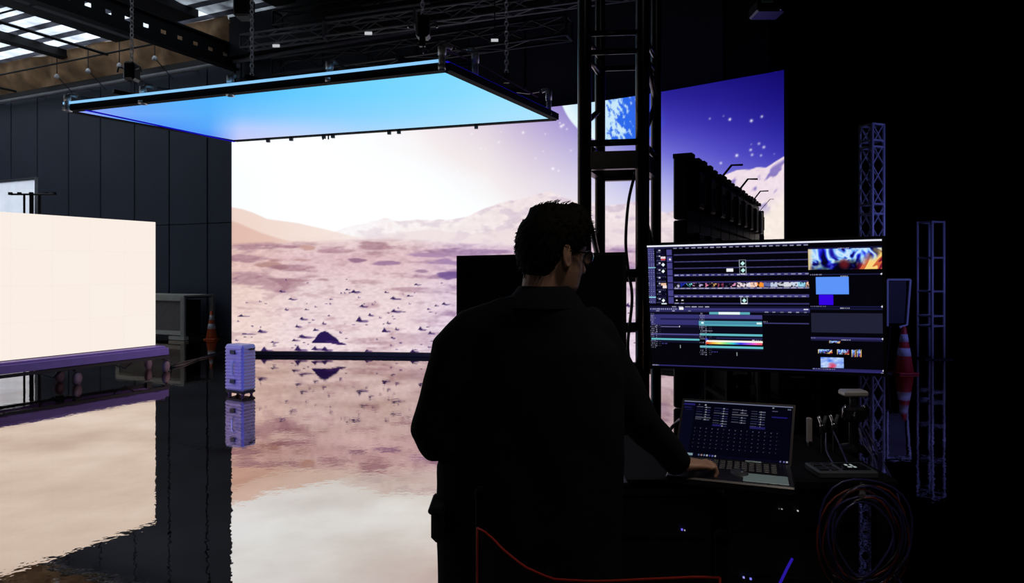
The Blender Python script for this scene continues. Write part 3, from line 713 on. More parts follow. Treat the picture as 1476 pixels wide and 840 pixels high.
for i in range(11):
    for j in range(4):
        c = pR-du*(0.5*i+0.25)+Z*(zb+(ztp-zb)/4*(j+0.5))
        pnl = MB().box(c-facing*0.045, (0.499, 0.09, (ztp-zb)/4-0.001), RX).build('led_panel', M['led_off'], scr)
        f = MB(); u_ = du*0.24985; v_ = Z*((ztp-zb)/8-0.00015); q = c+facing*0.002
        f.add([q-u_-v_, q+u_-v_, q+u_+v_, q-u_+v_], [(0, 1, 2, 3)]); f.build('lit_face', M['cream_glow'] if (i*7+j*3) % 5 else M['cream_glow2'], pnl)
tro = thing('screen_trolley', 'long low wheeled trolley with painted purple light, carrying the plain white screen', 'trolley', pR-du*2.5)
cen = pR-du*(LEN/2-0.15)
cen = pR-du*(LEN/2-0.05)
MB().bbox(cen-facing*0.08+Z*0.385, (LEN+0.05, 0.46, 0.05), 0.01, RX).build('deck', M['purple'], tro)
for k_ in (0.17, -0.33):
    MB().bbox(cen+facing*k_+Z*0.325, (LEN+0.10, 0.04, 0.11), 0.006, RX).build('side_rail', M['purple'], tro)
    MB().box(cen+facing*k_+Z*0.24, (LEN+0.14, 0.05, 0.04), RX).build('lower_rail', M['black_metal'], tro)
for i, s in enumerate((-0.08, 1.25, 2.6, 3.9, 5.2)):
    for side in (0.14, -0.30):
        b_ = pR-du*s+facing*side
        fk = MB().box(b_+Z*0.24, (0.09, 0.07, 0.10), RX).build('castor', M['black_metal'], tro)
        MB().lathe(b_+Z*0.085-du*0.0, [(0.03, -0.025), (0.085, -0.02), (0.085, 0.02), (0.03, 0.025)], 18, 'X').build('wheel', M['wheel'], fk, True)
for s_, w_ in ((0.75, 'rightmost black cable loop drooping below the white screen trolley, near its end castor'), (1.75, 'middle black cable loop drooping below the white screen trolley'), (3.0, 'leftmost black cable loop drooping below the white screen trolley')):
    c = pR-du*s_+facing*0.10
    tag(MB().tube([c+Z*0.355, c+Z*0.20+du*0.05, c+Z*0.13+du*0.2, c+Z*0.22+du*0.33, c+Z*0.355+du*0.36], 0.012, 6).build('hanging_cable', M['cable']), w_, 'cable')
# three-post stand with a crossbar behind the white screen
q0 = P(46, 280, 12.2)
o = thing('goalpost_stand', 'thin black three-post stand with a crossbar rising behind the white screen', 'stand', Vector((q0.x, q0.y, 0)))
MB().tube([P(15, 280, 12.4), P(78, 280, 12.0)], 0.018, 6).build('crossbar', M['black'], o)
for px, r in ((35, 0.018), (45.5, 0.035), (57, 0.025)):
    p = P(px, 280, 12.2); MB().tube([p, Vector((p.x, p.y, 0))], r, 8).build('post', M['black'], o)
for px in (15, 28, 45, 66, 78): MB().box(P(px, 279, 12.2), (0.05, 0.05, 0.05)).build('bolt', M['black'], o)

# ------------------------------------------------------------ crate, cones, case by the back wall
dC = 15.35; q = P(264, 490, dC); q.z = 0; hC = 0.98
lc = 2.4; rc = 0.80
cr = thing('equipment_cabinet', 'off-white metal cooler cabinet with a brown-grey filter face against the slate wall', 'cabinet', q)
RL = e1.to_track_quat('X', 'Z').to_matrix(); R2 = e2.to_track_quat('X', 'Z').to_matrix()
def cb(t, s, z): return q+e1*t+e2*s+Z*z
frm = MB()
for (t, s) in ((0, 0), (1.1, 0), (2.2, 0), (0, rc)): frm.beam(cb(t, s, 0.02), cb(t, s, hC), 0.09, 0.09)
for z in (0.16, hC-0.04): frm.beam(cb(0, 0, z), cb(2.2, 0, z), 0.09, 0.09)
frm.build('frame', M['cream'], cr)
for z in (hC, 0.1): MB().beam(cb(0, 0, z), cb(0, rc, z), 0.05, 0.06).build('side_rail', M['wall_joint'], cr)
MB().box(cb(1.1, rc/2, hC+0.02), (2.3, rc+0.05, 0.04), RL).build('lid', M['cream'], cr)
for t0 in (0.55, 1.65): MB().box(cb(t0, 0.03, 0.56), (1.0, 0.04, 0.74), RL).build('filter_panel', M['filter'], cr)
MB().box(cb(1.1, rc*0.5, 0.5), (2.1, rc*0.3, 0.8), RL).build('inner_unit', M['black'], cr)
MB().box(cb(0.15, 0.0, 0.05), (0.5, 0.12, 0.08), RL).box(cb(2.0, 0, 0.05), (0.5, 0.12, 0.08), RL).build('foot', M['cream'], cr)

def cone(px, py, h, m, lab):
    d = CH*F/(py-HY); p = P(px, py, d); p.z = 0
    o = thing('traffic_cone', lab, 'traffic cone', p)
    MB().bbox(p+Z*0.015, (0.29*h/0.7, 0.29*h/0.7, 0.025), 0.008).build('base', m, o)
    R0, R1_ = 0.135*h/0.7, 0.028*h/0.7
    def rr(z): return R0+(R1_-R0)*z/h
    segs = [(0.03, 0.38, 0), (0.38, 0.55, 1), (0.55, 0.68, 0), (0.68, 0.84, 1), (0.84, 1.0, 0)]
    b_ = MB()
    b_.lathe(p, [(rr(h*0.03), h*0.03), (rr(h*0.98), h*0.98), (rr(h)*0.6, h)], 20); b_.build('cone_body', m, o, True)
    for a_, c_, k in segs:
        if k: MB().lathe(p, [(rr(h*a_)+0.003, h*a_), (rr(h*c_)+0.003, h*c_)], 20).build('reflective_band', M['white'], o, True)
cone(305, 489, 0.66, M['orange'], 'orange traffic cone with white bands by the slate wall left of the video wall')
cone(1303, 538, 0.72, M['red'], 'red traffic cone with two white bands right of the big monitor')

# ribbed case on castors
qc = P(345, 571, 8.5); qc.z = 0; u1 = Vector((0.94, -0.34, 0)).normalized(); 
# corner nearest the camera at column 350; left face runs to column 324, right face to column 365
cn = P(349.5, 500, 8.46); lf = P(324, 500, 8.62); rt = P(365, 500, 8.80)
cn.z = lf.z = rt.z = 0
u1 = (lf-cn); w1 = u1.length; u1.normalize(); u2 = Vector((-u1.y, u1.x, 0));
if u2.y < 0: u2 = -u2
w2 = 0.21
cs = thing('ribbed_road_case', 'small upright ribbed case on castors, lit blue, standing before the video wall', 'case', (cn+lf)/2+u2*w2/2)
zb_, zt_ = 0.062, 0.645
RC = u1.to_track_quat('X', 'Z').to_matrix(); cc_ = (cn+lf)/2+u2*w2/2+Z*((zb_+zt_)/2)
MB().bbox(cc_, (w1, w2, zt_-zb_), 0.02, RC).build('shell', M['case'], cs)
for i in range(13):
    z = zb_+0.035+i*0.042
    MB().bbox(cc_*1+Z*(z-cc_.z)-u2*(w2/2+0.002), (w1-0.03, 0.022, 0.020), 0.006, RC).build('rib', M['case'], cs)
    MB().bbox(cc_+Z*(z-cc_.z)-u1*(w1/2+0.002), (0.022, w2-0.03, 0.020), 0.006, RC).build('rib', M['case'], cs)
hm = M['case']
hp = cc_-u2*(w2/2+0.012)
hd = MB().tube([hp+Z*0.09-u1*0.02, hp+Z*0.07-u2*0.03-u1*0.02, hp-Z*0.07-u2*0.03-u1*0.02, hp-Z*0.09-u1*0.02], 0.010, 8).build('handle', M['alu'], cs)
for z in (0.20, -0.17): 
    la = MB().bbox(cc_-u2*(w2/2+0.016)+Z*z, (0.09, 0.02, 0.05), 0.005, RC).build('latch', M['grey'], cs)
MB().box(cc_-u1*(w1/2+0.012)+Z*0.235+u2*0.03, (0.01, 0.08, 0.02), RC).build('grip_slot', M['black'], cs)
MB().bbox(cc_+Z*(zb_-0.015-cc_.z), (w1-0.01, w2-0.01, 0.03), 0.005, RC).build('plinth', M['black'], cs)
for a_ in (-1, 1):
    for b2_ in (-1, 1):
        c = cc_+u1*a_*(w1/2-0.04)+u2*b2_*(w2/2-0.04); c.z = 0.028
        cst = MB().box(c+Z*0.012, (0.04, 0.044, 0.03), RC).build('castor', M['black'], cs); MB().lathe(c, [(0.010, -0.016), (0.028, -0.012), (0.028, 0.012), (0.010, 0.016)], 14, 'X').build('wheel', M['wheel'], cst, True)

# floor cables from the trolley
def bez(pts, n=14):
    pts = [Vector(p) for p in pts]; out = []
    for i in range(len(pts)-1):
        p0 = pts[max(i-1, 0)]; p1 = pts[i]; p2 = pts[i+1]; p3 = pts[min(i+2, len(pts)-1)]
        for k in range(n):
            t = k/n; out.append(0.5*((2*p1)+(p2-p0)*t+(2*p0-5*p1+4*p2-p3)*t*t+(3*p1-p0-3*p2+p3)*t**3))
    return out+[pts[-1]]
def floorcable(pxs, lab, r=0.014, z=0.015, start=None):
    pts_ = [PZ(x, y, z) for x, y in pxs]
    if start: pts_ = [Vector(s) for s in start]+pts_
    return tag(MB().tube(bez(pts_, 10), r, 6).build('floor_cable', M['cable'], None, True), lab, 'cable')
floorcable([(252, 524), (285, 517), (330, 508), (345, 512)], 'black floor cable running from the trolley end past the cone', start=[pR+du*0.1+Z*0.33, pR+du*0.25+Z*0.1])
floorcable([(240, 529), (262, 526), (300, 512), (335, 505)], 'second black floor cable curling out behind the trolley wheel')

# ------------------------------------------------------------ right towers, sign frame
def tower(px0, px1, pyt, d, label, m, kind):
    a = P(px0, pyt, d); b = P(px1, pyt, d); wd = (b-a).length*0.92; c = (a+b)/2; zt_ = c.z; base = Vector((c.x, c.y, 0)); 
    o = thing('truss_tower', label, 'truss', base)
    ang = 0.35; U = Vector((math.cos(ang), math.sin(ang), 0)); V = Vector((-U.y, U.x, 0)); h = wd/2*0.86
    cs_ = [U*sx*h+V*sy*h for sx, sy in ((-1, -1), (1, -1), (1, 1), (-1, 1))]
    r = 0.024
    for q_ in cs_: MB().tube([base+q_+Z*0.02, base+q_+Z*zt_], r, 8).build('chord', m, o, True)
    MB().box(base+Z*0.01, (wd*1.5, wd*1.5, 0.02)).build('base_plate', M['black_metal'], o)
    br = MB()
    if kind == 'x':
        n = int(zt_/0.32)
        for i in range(n):
            z0, z1 = zt_*i/n, zt_*(i+1)/n
            for k in range(4):
                A, B = cs_[k], cs_[(k+1) % 4]; br.tube([base+A+Z*z0, base+B+Z*z1], 0.009, 5); br.tube([base+B+Z*z0, base+A+Z*z1], 0.009, 5)
        zs = [zt_-0.01, zt_-0.26, zt_-0.36, zt_-1.25, zt_-1.40, zt_-2.3]
    else:
        zs = [zt_-0.02, zt_-0.66, zt_-1.26, zt_-1.70, zt_-1.88]
    for z in zs:
        for k in range(4):
            A, B = cs_[k], cs_[(k+1) % 4]; MB().tube([base+A+Z*z, base+B+Z*z], 0.018, 6).build('rung', m, o)
    if br.v: br.build('bracing', m, o)
M['tower'] = mat('silver_truss', (0.62, 0.66, 0.72), 0.45, 0.2, noise=0.15)
tower(1243, 1270, 180, 10.6, 'tall silver cross-braced lattice tower rising behind the big monitor', M['tower'], 'x')
tower(1327, 1356, 319, 12.2, 'lower open ladder-like truss tower at the far right', M['tower'], 'l')
# dark sign frame beside the cone
sgn = thing('folding_sign_frame', 'dark panel frame with a blue-lit edge leaning behind the red cone', 'sign frame', (P(1300, 538, 10.9).x, 10.9, 0))
a, b, c_, d_ = P(1279, 403, 10.9), P(1312, 403, 10.9), P(1307, 468, 10.9), P(1279, 470, 10.9)
MB().tube([a, b, b-Z*0.03], 0.018, 6).tube([b, c_, c_+Vector((-0.12, 0, -0.04))], 0.022, 6).tube([a, d_], 0.02, 6).build('frame', M['tower'], sgn)
mp = (a+c_)/2+Vector((0, 0.03, 0)); MB().box(mp, (0.32, 0.02, 0.68)).build('panel', M['black'], sgn)
for px in (1283, 1302): 
    p = P(px, 470, 10.9); MB().tube([p, Vector((p.x, p.y+0.1, 0))], 0.016, 6).build('leg', M['black_metal'], sgn)

# ------------------------------------------------------------ bank of LED cabinets seen from behind
A0 = P(970, 230, 5.0); A0.z = 0; B0 = P(1083, 300, 8.9); B0.z = 0
hb = 2.42; dv = (B0-A0); LB = dv.length; dv.normalize(); pn = Vector((dv.y, -dv.x, 0)); RB = dv.to_track_quat('X', 'Z').to_matrix()
bank = thing('led_cabinet_bank', 'tall black row of video cabinets seen edge-on from behind, left of the pale cliff', 'video wall', (A0+B0)/2)
M['bluerim'] = mat('glossy_black_cabinet', (0.006, 0.006, 0.010), 0.4, noise=0.3, spec=0.3)
NB = 9
for i in range(NB):
    for j in range(5):
        c = A0+dv*(LB*(i+0.5)/NB)+Z*(0.10+(hb-0.10)*(j+0.5)/5)-pn*0.0
        pb_ = MB().bbox(c+pn*0.05, (LB/NB-0.014, 0.10, (hb-0.1)/5-0.008), 0.01, RB).build('led_cabinet', M['bluerim'], bank)
        MB().bbox(c+pn*0.13, (0.20, 0.07, 0.28), 0.012, RB).build('power_box', M['bluerim'], pb_)
        MB().tube([c+dv*0.16+pn*0.1+Z*0.1, c+dv*0.16+pn*0.16+Z*0.08, c+dv*0.16+pn*0.16-Z*0.08, c+dv*0.16+pn*0.1-Z*0.1], 0.012, 6).build('grab_handle', M['black_metal'], pb_)
    for s_ in (0.2, 0.75):
        c = A0+dv*(LB*(i+s_)/NB)+pn*0.06+Z*(hb+0.012); MB().box(c, (0.12, 0.14, 0.035+0.02*(i % 2)), RB).build('top_connector', M['black'], bank)
MB().box((A0+B0)/2+Z*0.05, (LB, 0.5, 0.09), RB).build('base_rail', M['black'], bank)
for (x1, y1, x2, y2, x3, y3, r) in ((1031, 264, 1054.5, 238, 1070.5, 237.5, 0.011), (1057.5, 281, 1078, 258, 1092, 258, 0.011), (1079, 294, 1096, 275.5, 1107.5, 275, 0.009), (1095, 301, 1110, 287, 1122, 287, 0.005), (1098, 322, 1122, 297, 1128, 296, 0.005)):
    tt = (x1-970)/(1083-970); k = (x1-738)/F
    # depth of the bank's line at that column
    s_ = (A0.x-k*A0.y)/(k*dv.y-dv.x); dd = (A0+dv*s_).y
    MB().tube([P(x1, y1+3, dd), P(x2, y2, dd), P(x3, y3, dd)], r, 6).build('cable_arm', M['black_metal'], bank)
c = P(1092.5, 320, 9.3); 
o = thing('single_led_cabinet', 'narrow black cabinet column standing alone just right of the cabinet bank', 'video cabinet', (c.x, c.y, 0))
for j in range(5): MB().bbox(Vector((c.x, c.y, 0.24+0.48*j)), (0.09, 0.22, 0.47), 0.01).build('led_cabinet', M['black'], o)
MB().bbox(Vector((c.x+0.055, c.y, 2.0)), (0.03, 0.1, 0.12), 0.008).build('side_latch', M['black'], o)

# ------------------------------------------------------------ black tower truss behind the desk
tw = thing('black_truss_tower', 'thick black box truss tower behind the standing person, running up out of the picture', 'truss', (P(890, 500, 4.1).x, 4.15, 0))
M['tower_black'] = mat('satin_black_truss', (0.012, 0.012, 0.017), 0.32, 0.0, noise=0.2)
ch = [(842.5, 4.0, 0.041), (926, 4.0, 0.041), (865, 4.5, 0.034), (945.5, 4.5, 0.034)]
cp = []
for px, d, r in ch:
    p = P(px, 390, d); cp.append(Vector((p.x, p.y, 0))); MB().tube([Vector((p.x, p.y, 0)), Vector((p.x, p.y, 7.3))], r, 14).build('chord', M['tower_black'], tw, True)
def zy(py, d): return CH-(py-HY)/F*d
def rung(i, j, y0, y1, d=4.0, r=None):
    z0, z1 = zy(y0, d), zy(y1, d); rr = abs(z0-z1)/2; zc_ = (z0+z1)/2
    MB().tube([cp[i]+Z*zc_, cp[j]+Z*(zc_+0.012)], min(rr, 0.028), 10).build('rung', M['tower_black'], tw, True)
for y0, y1 in ((45, 53), (72, 80), (202, 212), (388, 405), (465, 482), (525, 537), (620, 634), (700, 716)):
    rung(0, 1, y0, y1); rung(1, 3, y0, y1); rung(0, 2, y0, y1); rung(2, 3, y0+6, y1+6, 4.25)
# bolted joint: deep plates
for i, j in ((0, 1), (1, 3), (0, 2), (2, 3)):
    zc_ = (zy(219, 4.0)+zy(246, 4.0))/2; a = cp[i]+Z*zc_; b = cp[j]+Z*(zc_+0.01)
    MB().beam(a, b, 0.05, 0.105).build('joint_plate', M['tower_black'], tw)
for i, j, y0, y1 in ((2, 0, 130, 178), (3, 1, 118, 200), (1, 3, 60, 112), (0, 2, 290, 382), (1, 3, 300, 380), (0, 2, 420, 520), (1, 3, 470, 545), (1, 3, 560, 640)):
    MB().tube([cp[i]+Z*zy(y0, 4.0), cp[j]+Z*zy(y1, 4.0)], 0.018, 8).build('diagonal', M['tower_black'], tw, True)
MB().bbox(Vector(((cp[0].x+cp[3].x)/2, 4.25, 0.02)), (0.75, 0.8, 0.04), 0.01).build('base_plate', M['black'], tw)
tag(MB().tube(bez([P(916, 248, 4.05), P(906, 290, 4.0), P(902, 345, 3.95), P(905, 385, 3.95), P(911, 430, 3.95), P(905, 500, 3.9), P(913, 545, 3.9)], 10), 0.009, 6).build('hanging_cable', M['cable'], None, True), 'thin black cable dangling down through the black truss tower', 'cable')
tag(MB().tube(bez([PZ(948, 634, DZ0+0.004), PZ(957, 630, DZ0+0.006), P(972, 612, 2.68), P(984, 606, 2.6), PZ(990, 640, DZ0+0.004)], 8), 0.007, 6).build('hanging_cable', M['cable'], None, True), 'thin black cable slanting up behind the laptop left corner', 'cable')

# ------------------------------------------------------------ desk and monitors
DZ = 0.92; DX0, DX1, DY0, DY1 = -0.20, 1.22, 2.13, 2.72
dk = thing('work_desk', 'black standing work desk carrying the laptop and control gear', 'desk', ((DX0+DX1)/2, (DY0+DY1)/2, 0))
MB().bbox(((DX0+DX1)/2, (DY0+DY1)/2, DZ-0.015), (DX1-DX0, DY1-DY0, 0.03), 0.006).build('desk_top', M['desk'], dk)
for x in (DX0+0.04, DX1-0.04):
    for y in (DY0+0.04, DY1-0.04): MB().bbox((x, y, (DZ-0.03)/2), (0.04, 0.04, DZ-0.03), 0.005).build('leg', M['black_metal'], dk)
MB().bbox(((DX0+DX1)/2, (DY0+DY1)/2, 0.10), (DX1-DX0-0.1, DY1-DY0-0.1, 0.03), 0.006).build('lower_shelf', M['black_metal'], dk)
MB().box(((DX0+DX1)/2, DY1-0.04, 0.5), (DX1-DX0-0.1, 0.02, 0.7)).build('modesty_panel', M['black'], dk)

# UI picture for the big monitor
def ui_monitor(Wd=640, Hd=356):
    im = np.zeros((Hd, Wd, 3)); im[:] = (4, 4, 10)
    TL, TR, BR, BL = np.array((48, 95.)), np.array((1340, 55.)), np.array((1350, 795.)), np.array((75, 752.))
    def inv(x, y):
        u, v = 0.5, 0.5
        for _ in range(12):
            top = TL+(TR-TL)*u; bot = BL+(BR-BL)*u; p = top+(bot-top)*v
            du_ = (TR-TL)*(1-v)+(BR-BL)*v; dv_ = bot-top
            e = np.array((x, y))-p; det = du_[0]*dv_[1]-du_[1]*dv_[0]
            u += (e[0]*dv_[1]-e[1]*dv_[0])/det; v += (du_[0]*e[1]-du_[1]*e[0])/det
        return u, v
    def R(x0, y0, x1, y1, c, a=1.0):
        u0, v0 = inv(x0, y0); u1, v1 = inv(x1, y1)
        xs, xe = sorted((u0*Wd, u1*Wd)); v_ = (v0, v1)
        if abs(y1-y0) < 1e-6: v1 = v0
        ys, ye = v_[0]*Hd, v_[1]*Hd
        xs, xe = int(round(max(0, xs))), int(round(min(Wd, max(xe, xs+1)))); ys, ye = int(round(max(0, ys))), int(round(min(Hd, max(ye, ys+1))))
        if callable(c): im[ys:ye, xs:xe] = c(xe-xs, ye-ys)
        else: im[ys:ye, xs:xe] = im[ys:ye, xs:xe]*(1-a)+np.array(c, float)*a
    def HR(xl, yl, th, xr, c, a=1.0):        # horizontal bar given at its left end; thickness th
        u0, v0 = inv(xl, yl); _, v1 = inv(xl, yl+th); u1, _ = inv(xr, yl)
        xs, xe = int(round(u0*Wd)), int(round(u1*Wd)); ys = max(0, int(round(v0*Hd))); ye = max(ys+1, int(round(v1*Hd)))
        im[ys:ye, max(0, xs):min(Wd, xe)] = im[ys:ye, max(0, xs):min(Wd, xe)]*(1-a)+np.array(c, float)*a
    def dashes(xl, yl, xr, step, ln, th, c, a=0.9, jit=0.3):
        u0, v0 = inv(xl, yl); _, v1 = inv(xl, yl+th); u1, _ = inv(xr, yl); ys = int(round(v0*Hd)); ye = max(ys+1, int(round(v1*Hd)))
        sc = Wd*(inv(xl+100, yl)[0]-u0)/100; x = u0*Wd
        while x < u1*Wd-1:
            l = max(1, int(ln*sc*(1-jit*random.random())))
            im[ys:ye, int(x):int(x)+l] = im[ys:ye, int(x):int(x)+l]*(1-a)+np.array(c, float)*a*(0.7+0.3*random.random()); x += step*sc
    def txt(xl, yl, rows, width, pitch, c=(170, 168, 200), th=7, p=0.8):
        for i in range(rows):
            if random.random() < p: dashes(xl+random.choice((0, 0, 6)), yl+i*pitch, xl+width*(0.6+0.4*random.random()), 9, 7, th, c, 0.8, 0.6)
    def paint(seed, dark=0.0):
        def f(w_, h_):
            x, y = np.meshgrid(np.linspace(0, 1, max(w_, 2))[:w_]*3.3, np.linspace(0, 1, max(h_, 2))[:h_])
            wx = x+0.9*noise2(x, y, 1.3, seed, 2); wy = y+0.9*noise2(x, y, 1.1, seed+1, 2)
            a = noise2(wx*1.0+wy*0.6, wy*1.3-wx*0.9, 0.6, seed+2, 3)+(0.5-y)*0.25
            pal = np.array([(8, 6, 60), (20, 14, 190), (70, 90, 240), (150, 215, 255), (215, 235, 255), (120, 180, 250), (28, 20, 160), (6, 5, 40)], float)
            t = np.clip((a-0.22)/0.56, 0, 0.999)*7; i = t.astype(int); c = pal[i]*(1-(t-i))[..., None]+pal[i+1]*(t-i)[..., None]
            shade = np.clip((y-0.45)*1.4+(noise2(x, y, 0.5, seed+4, 3)-0.55)*2.2, 0, 1)[..., None]; c = c*(1-0.85*shade)
            xn = x/3.3; wk = np.clip((xn-0.72+0.35*(y-0.5))*5+(noise2(x, y, 0.3, seed+5, 2)-.5)*1.5, 0, 1)[..., None]
            b = noise2(wx*1.2, wy*1.2+x, 0.6, seed+6, 3)[..., None]
            wc = np.where(b > 0.55, (250, 210, 120), np.where(b > 0.42, (210, 100, 60), (120, 25, 50)))
            top = np.clip(1.1-y*1.6, 0, 1)[..., None]*np.clip(1-abs(xn-0.8)*6, 0, 1)[..., None]; wc = wc*(1-top)+np.array((170, 225, 250))*top
            c = c*(1-wk)+wc*wk
            r_ = np.clip(1-((xn-0.5)/0.09)**2-((y-0.75)/0.3)**2, 0, 1)[..., None]*0.9; c = c*(1-r_)+np.array((110, 25, 30))*r_
            l_ = np.clip(1-xn*14, 0, 1)[..., None]; c = c*(1-l_)+np.array((230, 205, 150))*l_
            return np.clip(c, 0, 255)
        return f
    PU = (66, 62, 128); PD = (40, 38, 86); DKN = (10, 10, 26)
    HR(48, 92, 13, 1345, (236, 238, 250))                 # white title bar
    HR(52, 104, 9, 975, (34, 30, 72)); HR(975, 104, 8, 1340, (24, 24, 60)); dashes(215, 106, 970, 37, 26, 6, (190, 190, 225)); dashes(1128, 104, 1185, 8, 7, 5, (210, 210, 230))
    # left column blocks
    R(52, 110, 106, 412, (62, 60, 118)); R(106, 112, 172, 412, (16, 14, 44)); R(172, 118, 216, 412, (70, 66, 134))
    for i in range(26):
        y = 114+i*11.5; dashes(60, y, 104, 15, 7, 5, (170, 175, 215) if i % 3 else (120, 120, 170), 0.8); dashes(112, y+3, 165, 12, 9, 5, (150, 150, 190), 0.6) if i % 2 else None
    for y in (214, 376): HR(56, y, 5, 104, (150, 225, 235))
    for y in (148, 184, 222, 258, 296, 334, 372): R(172, y, 216, y+5, (14, 12, 36))
    for y in (118, 150, 188, 226, 268, 300, 345, 385): R(136, y, 166, y+22, (10, 8, 30)); R(122, y, 134, y+6, (200, 200, 225))
    R(136, 156, 166, 166, (235, 220, 225)); R(138, 166, 164, 176, (200, 70, 90)); R(136, 300, 170, 314, (236, 190, 160)); R(148, 314, 172, 328, (240, 225, 225))
    def dia(x, y, r, c=(240, 250, 255)):
        u, v = inv(x, y); cx, cy = u*Wd, v*Hd; rr = r*Wd*0.00075
        yy, xx = np.mgrid[0:Hd, 0:Wd]; im[(abs(xx-cx)+abs(yy-cy)) < rr] = c
    for y in (199, 235, 395): R(138, y-12, 162, y+14, (8, 10, 26)); dia(150, y, 11)
    dia(193, 170, 8, (225, 225, 245)); R(140, 411, 172, 416, (230, 245, 250))
    # track rows
    for y in (143, 181, 217): HR(218, y, 6, 978, (58, 54, 104)); dashes(220, y+1, 975, 37, 30, 3, (84, 80, 130), 0.6)
    HR(218, 251, 13, 978, (52, 48, 106)); dashes(222, 255, 975, 37, 25, 6, (190, 192, 225))
    HR(218, 293, 7, 978, (52, 48, 104)); HR(218, 327, 6, 978, (100, 98, 150)); dashes(222, 328, 975, 37, 30, 4, (225, 225, 240))
    HR(218, 364, 15, 980, (66, 62, 124)); dashes(222, 371, 975, 38, 26, 6, (185, 188, 220)); HR(218, 408, 8, 982, (52, 50, 100)); dashes(222, 409, 300, 38, 28, 4, (200, 200, 225))
    # thumbnails strip
    thumbs = [(190,190,215),(30,50,190),(120,225,225),(225,160,200),(190,170,220),(225,130,170),(225,170,110),(150,60,90),(90,80,110),(225,150,190),(240,220,225),(235,225,235),(250,210,190),(255,150,50),(90,100,160),(190,200,225),(200,200,210),(215,215,225),(205,215,235),(150,210,235),(240,190,160)]
    for i, c in enumerate(thumbs):
        x0 = 222+i*37.0; xe = min(x0+(33 if i < 10 else 37), 980)
        def f(w_, h_, c=c, i=i):
            x, y = np.meshgrid(np.linspace(0, 1, w_), np.linspace(0, 1, h_)); n_ = noise2(x, y, 0.35, 80+i, 2)
            k_ = np.clip((n_-0.42+(0.28 if i >= 10 else 0)-abs(y-0.5)*0.35)*5, 0, 1)[..., None]; return np.array((8, 8, 20.))*(1-k_)+np.array(c, float)*k_
        u, v = inv(x0, 0); 
        u0, _ = inv(x0, 311); u1, _ = inv(xe, 311); _, v0 = inv(222, 301); _, v1 = inv(222, 326)
        xs, xe_ = int(u0*Wd), max(int(u0*Wd)+2, int(u1*Wd)); ys, ye = int(v0*Hd), int(v1*Hd); im[ys:ye, xs:xe_] = f(xe_-xs, ye-ys)
    R(530, 220, 570, 236, (245, 245, 250))
    for (x, y) in ((622, 190), (624, 228), (630, 394)):
        R(x-20, y-19, x+20, y+19, (150, 160, 175)); R(x-17, y-16, x+17, y+16, (6, 8, 18)); dia(x, y, 13, (190, 240, 235))
    R(612, 408, 648, 415, (240, 245, 250)); R(612, 247, 636, 252, (200, 200, 220)); R(228, 391, 240, 397, (220, 220, 230)); R(262, 391, 276, 397, (220, 220, 230))
    # tool bands
    HR(64, 426, 8, 980, (22, 20, 52)); dashes(205, 427, 415, 40, 34, 6, (190, 190, 220)); HR(64, 436, 14, 985, (56, 54, 116)); dashes(70, 439, 240, 13, 9, 7, (200, 200, 230)); HR(64, 450, 8, 985, (40, 38, 84)); R(248, 434, 275, 446, (250, 250, 255)); dashes(105, 450, 320, 100, 24, 5, (180, 180, 210)); dashes(745, 456, 975, 42, 22, 5, (160, 160, 195)); R(952, 440, 976, 446, (215, 215, 235))
    # left lower panel
    HR(66, 462, 8, 368, (14, 13, 34)); HR(68, 471, 55, 368, (52, 50, 112)); HR(130, 493, 8, 368, (30, 28, 70)); HR(68, 527, 60, 368, (13, 12, 30)); HR(70, 527, 12, 368, (22, 20, 50)); HR(135, 536, 5, 250, (110, 108, 160)); R(248, 535, 253, 543, (230, 230, 240))
    HR(70, 574, 8, 368, (78, 74, 140)); HR(70, 582, 16, 368, (24, 22, 52)); HR(72, 600, 10, 370, (100, 190, 200)); HR(72, 611, 12, 370, (20, 20, 46)); txt(70, 466, 17, 34, 11.3); 
    for y in range(530, 650, 11): dashes(104, y, 116, 12, 10, 6, (160, 160, 190), .8); dashes(122, y, 136, 9, 3, 4, (120, 120, 150), .8)
    dashes(140, 628, 170, 9, 7, 5, (80, 75, 160)); 
    # middle lower panel
    R(430, 458, 662, 474, (90, 170, 185)); R(484, 458, 606, 473, (235, 252, 252)); HR(370, 474, 22, 730, (66, 62, 128)); HR(370, 494, 14, 730, (20, 18, 44)); HR(368, 508, 26, 730, (84, 168, 184)); HR(400, 512, 12, 725, (70, 140, 168)); R(382, 514, 396, 523, (225, 255, 255)); R(700, 517, 727, 527, (215, 240, 245))
    HR(372, 536, 35, 732, (10, 10, 26)); HR(372, 576, 11, 732, (96, 186, 196)); HR(372, 590, 20, 732, (14, 14, 36)); HR(470, 598, 6, 732, (44, 40, 88)); R(405, 603, 420, 612, (30, 30, 210)); R(674, 611, 688, 617, (225, 225, 240)); dashes(695, 612, 728, 12, 9, 6, (150, 150, 180))
    HR(408, 613, 12, 732, (250, 248, 235))
    u0, v0 = inv(408, 624); u1, _ = inv(732, 624); _, v1 = inv(408, 634); xs, xe, ys, ye = int(u0*Wd), int(u1*Wd), int(v0*Hd), int(v1*Hd)
    rb = np.array([(235, 60, 40), (245, 180, 60), (230, 235, 120), (120, 225, 140), (60, 200, 220), (60, 60, 230), (150, 80, 230), (240, 90, 200), (240, 90, 90)], float)
    t_ = np.linspace(0, 7.999, xe-xs); ii = t_.astype(int); im[ys:ye, xs:xe] = (rb[ii]*(1-(t_-ii))[:, None]+rb[ii+1]*(t_-ii)[:, None])[None]
    HR(374, 643, 10, 734, (100, 190, 200)); HR(374, 656, 8, 734, (18, 18, 40)); txt(372, 464, 22, 34, 10.6)
    for y in range(536, 700, 11): dashes(407, y, 420, 12, 9, 6, (160, 160, 190), .8); dashes(430, y, 442, 9, 3, 4, (120, 120, 150), .8)
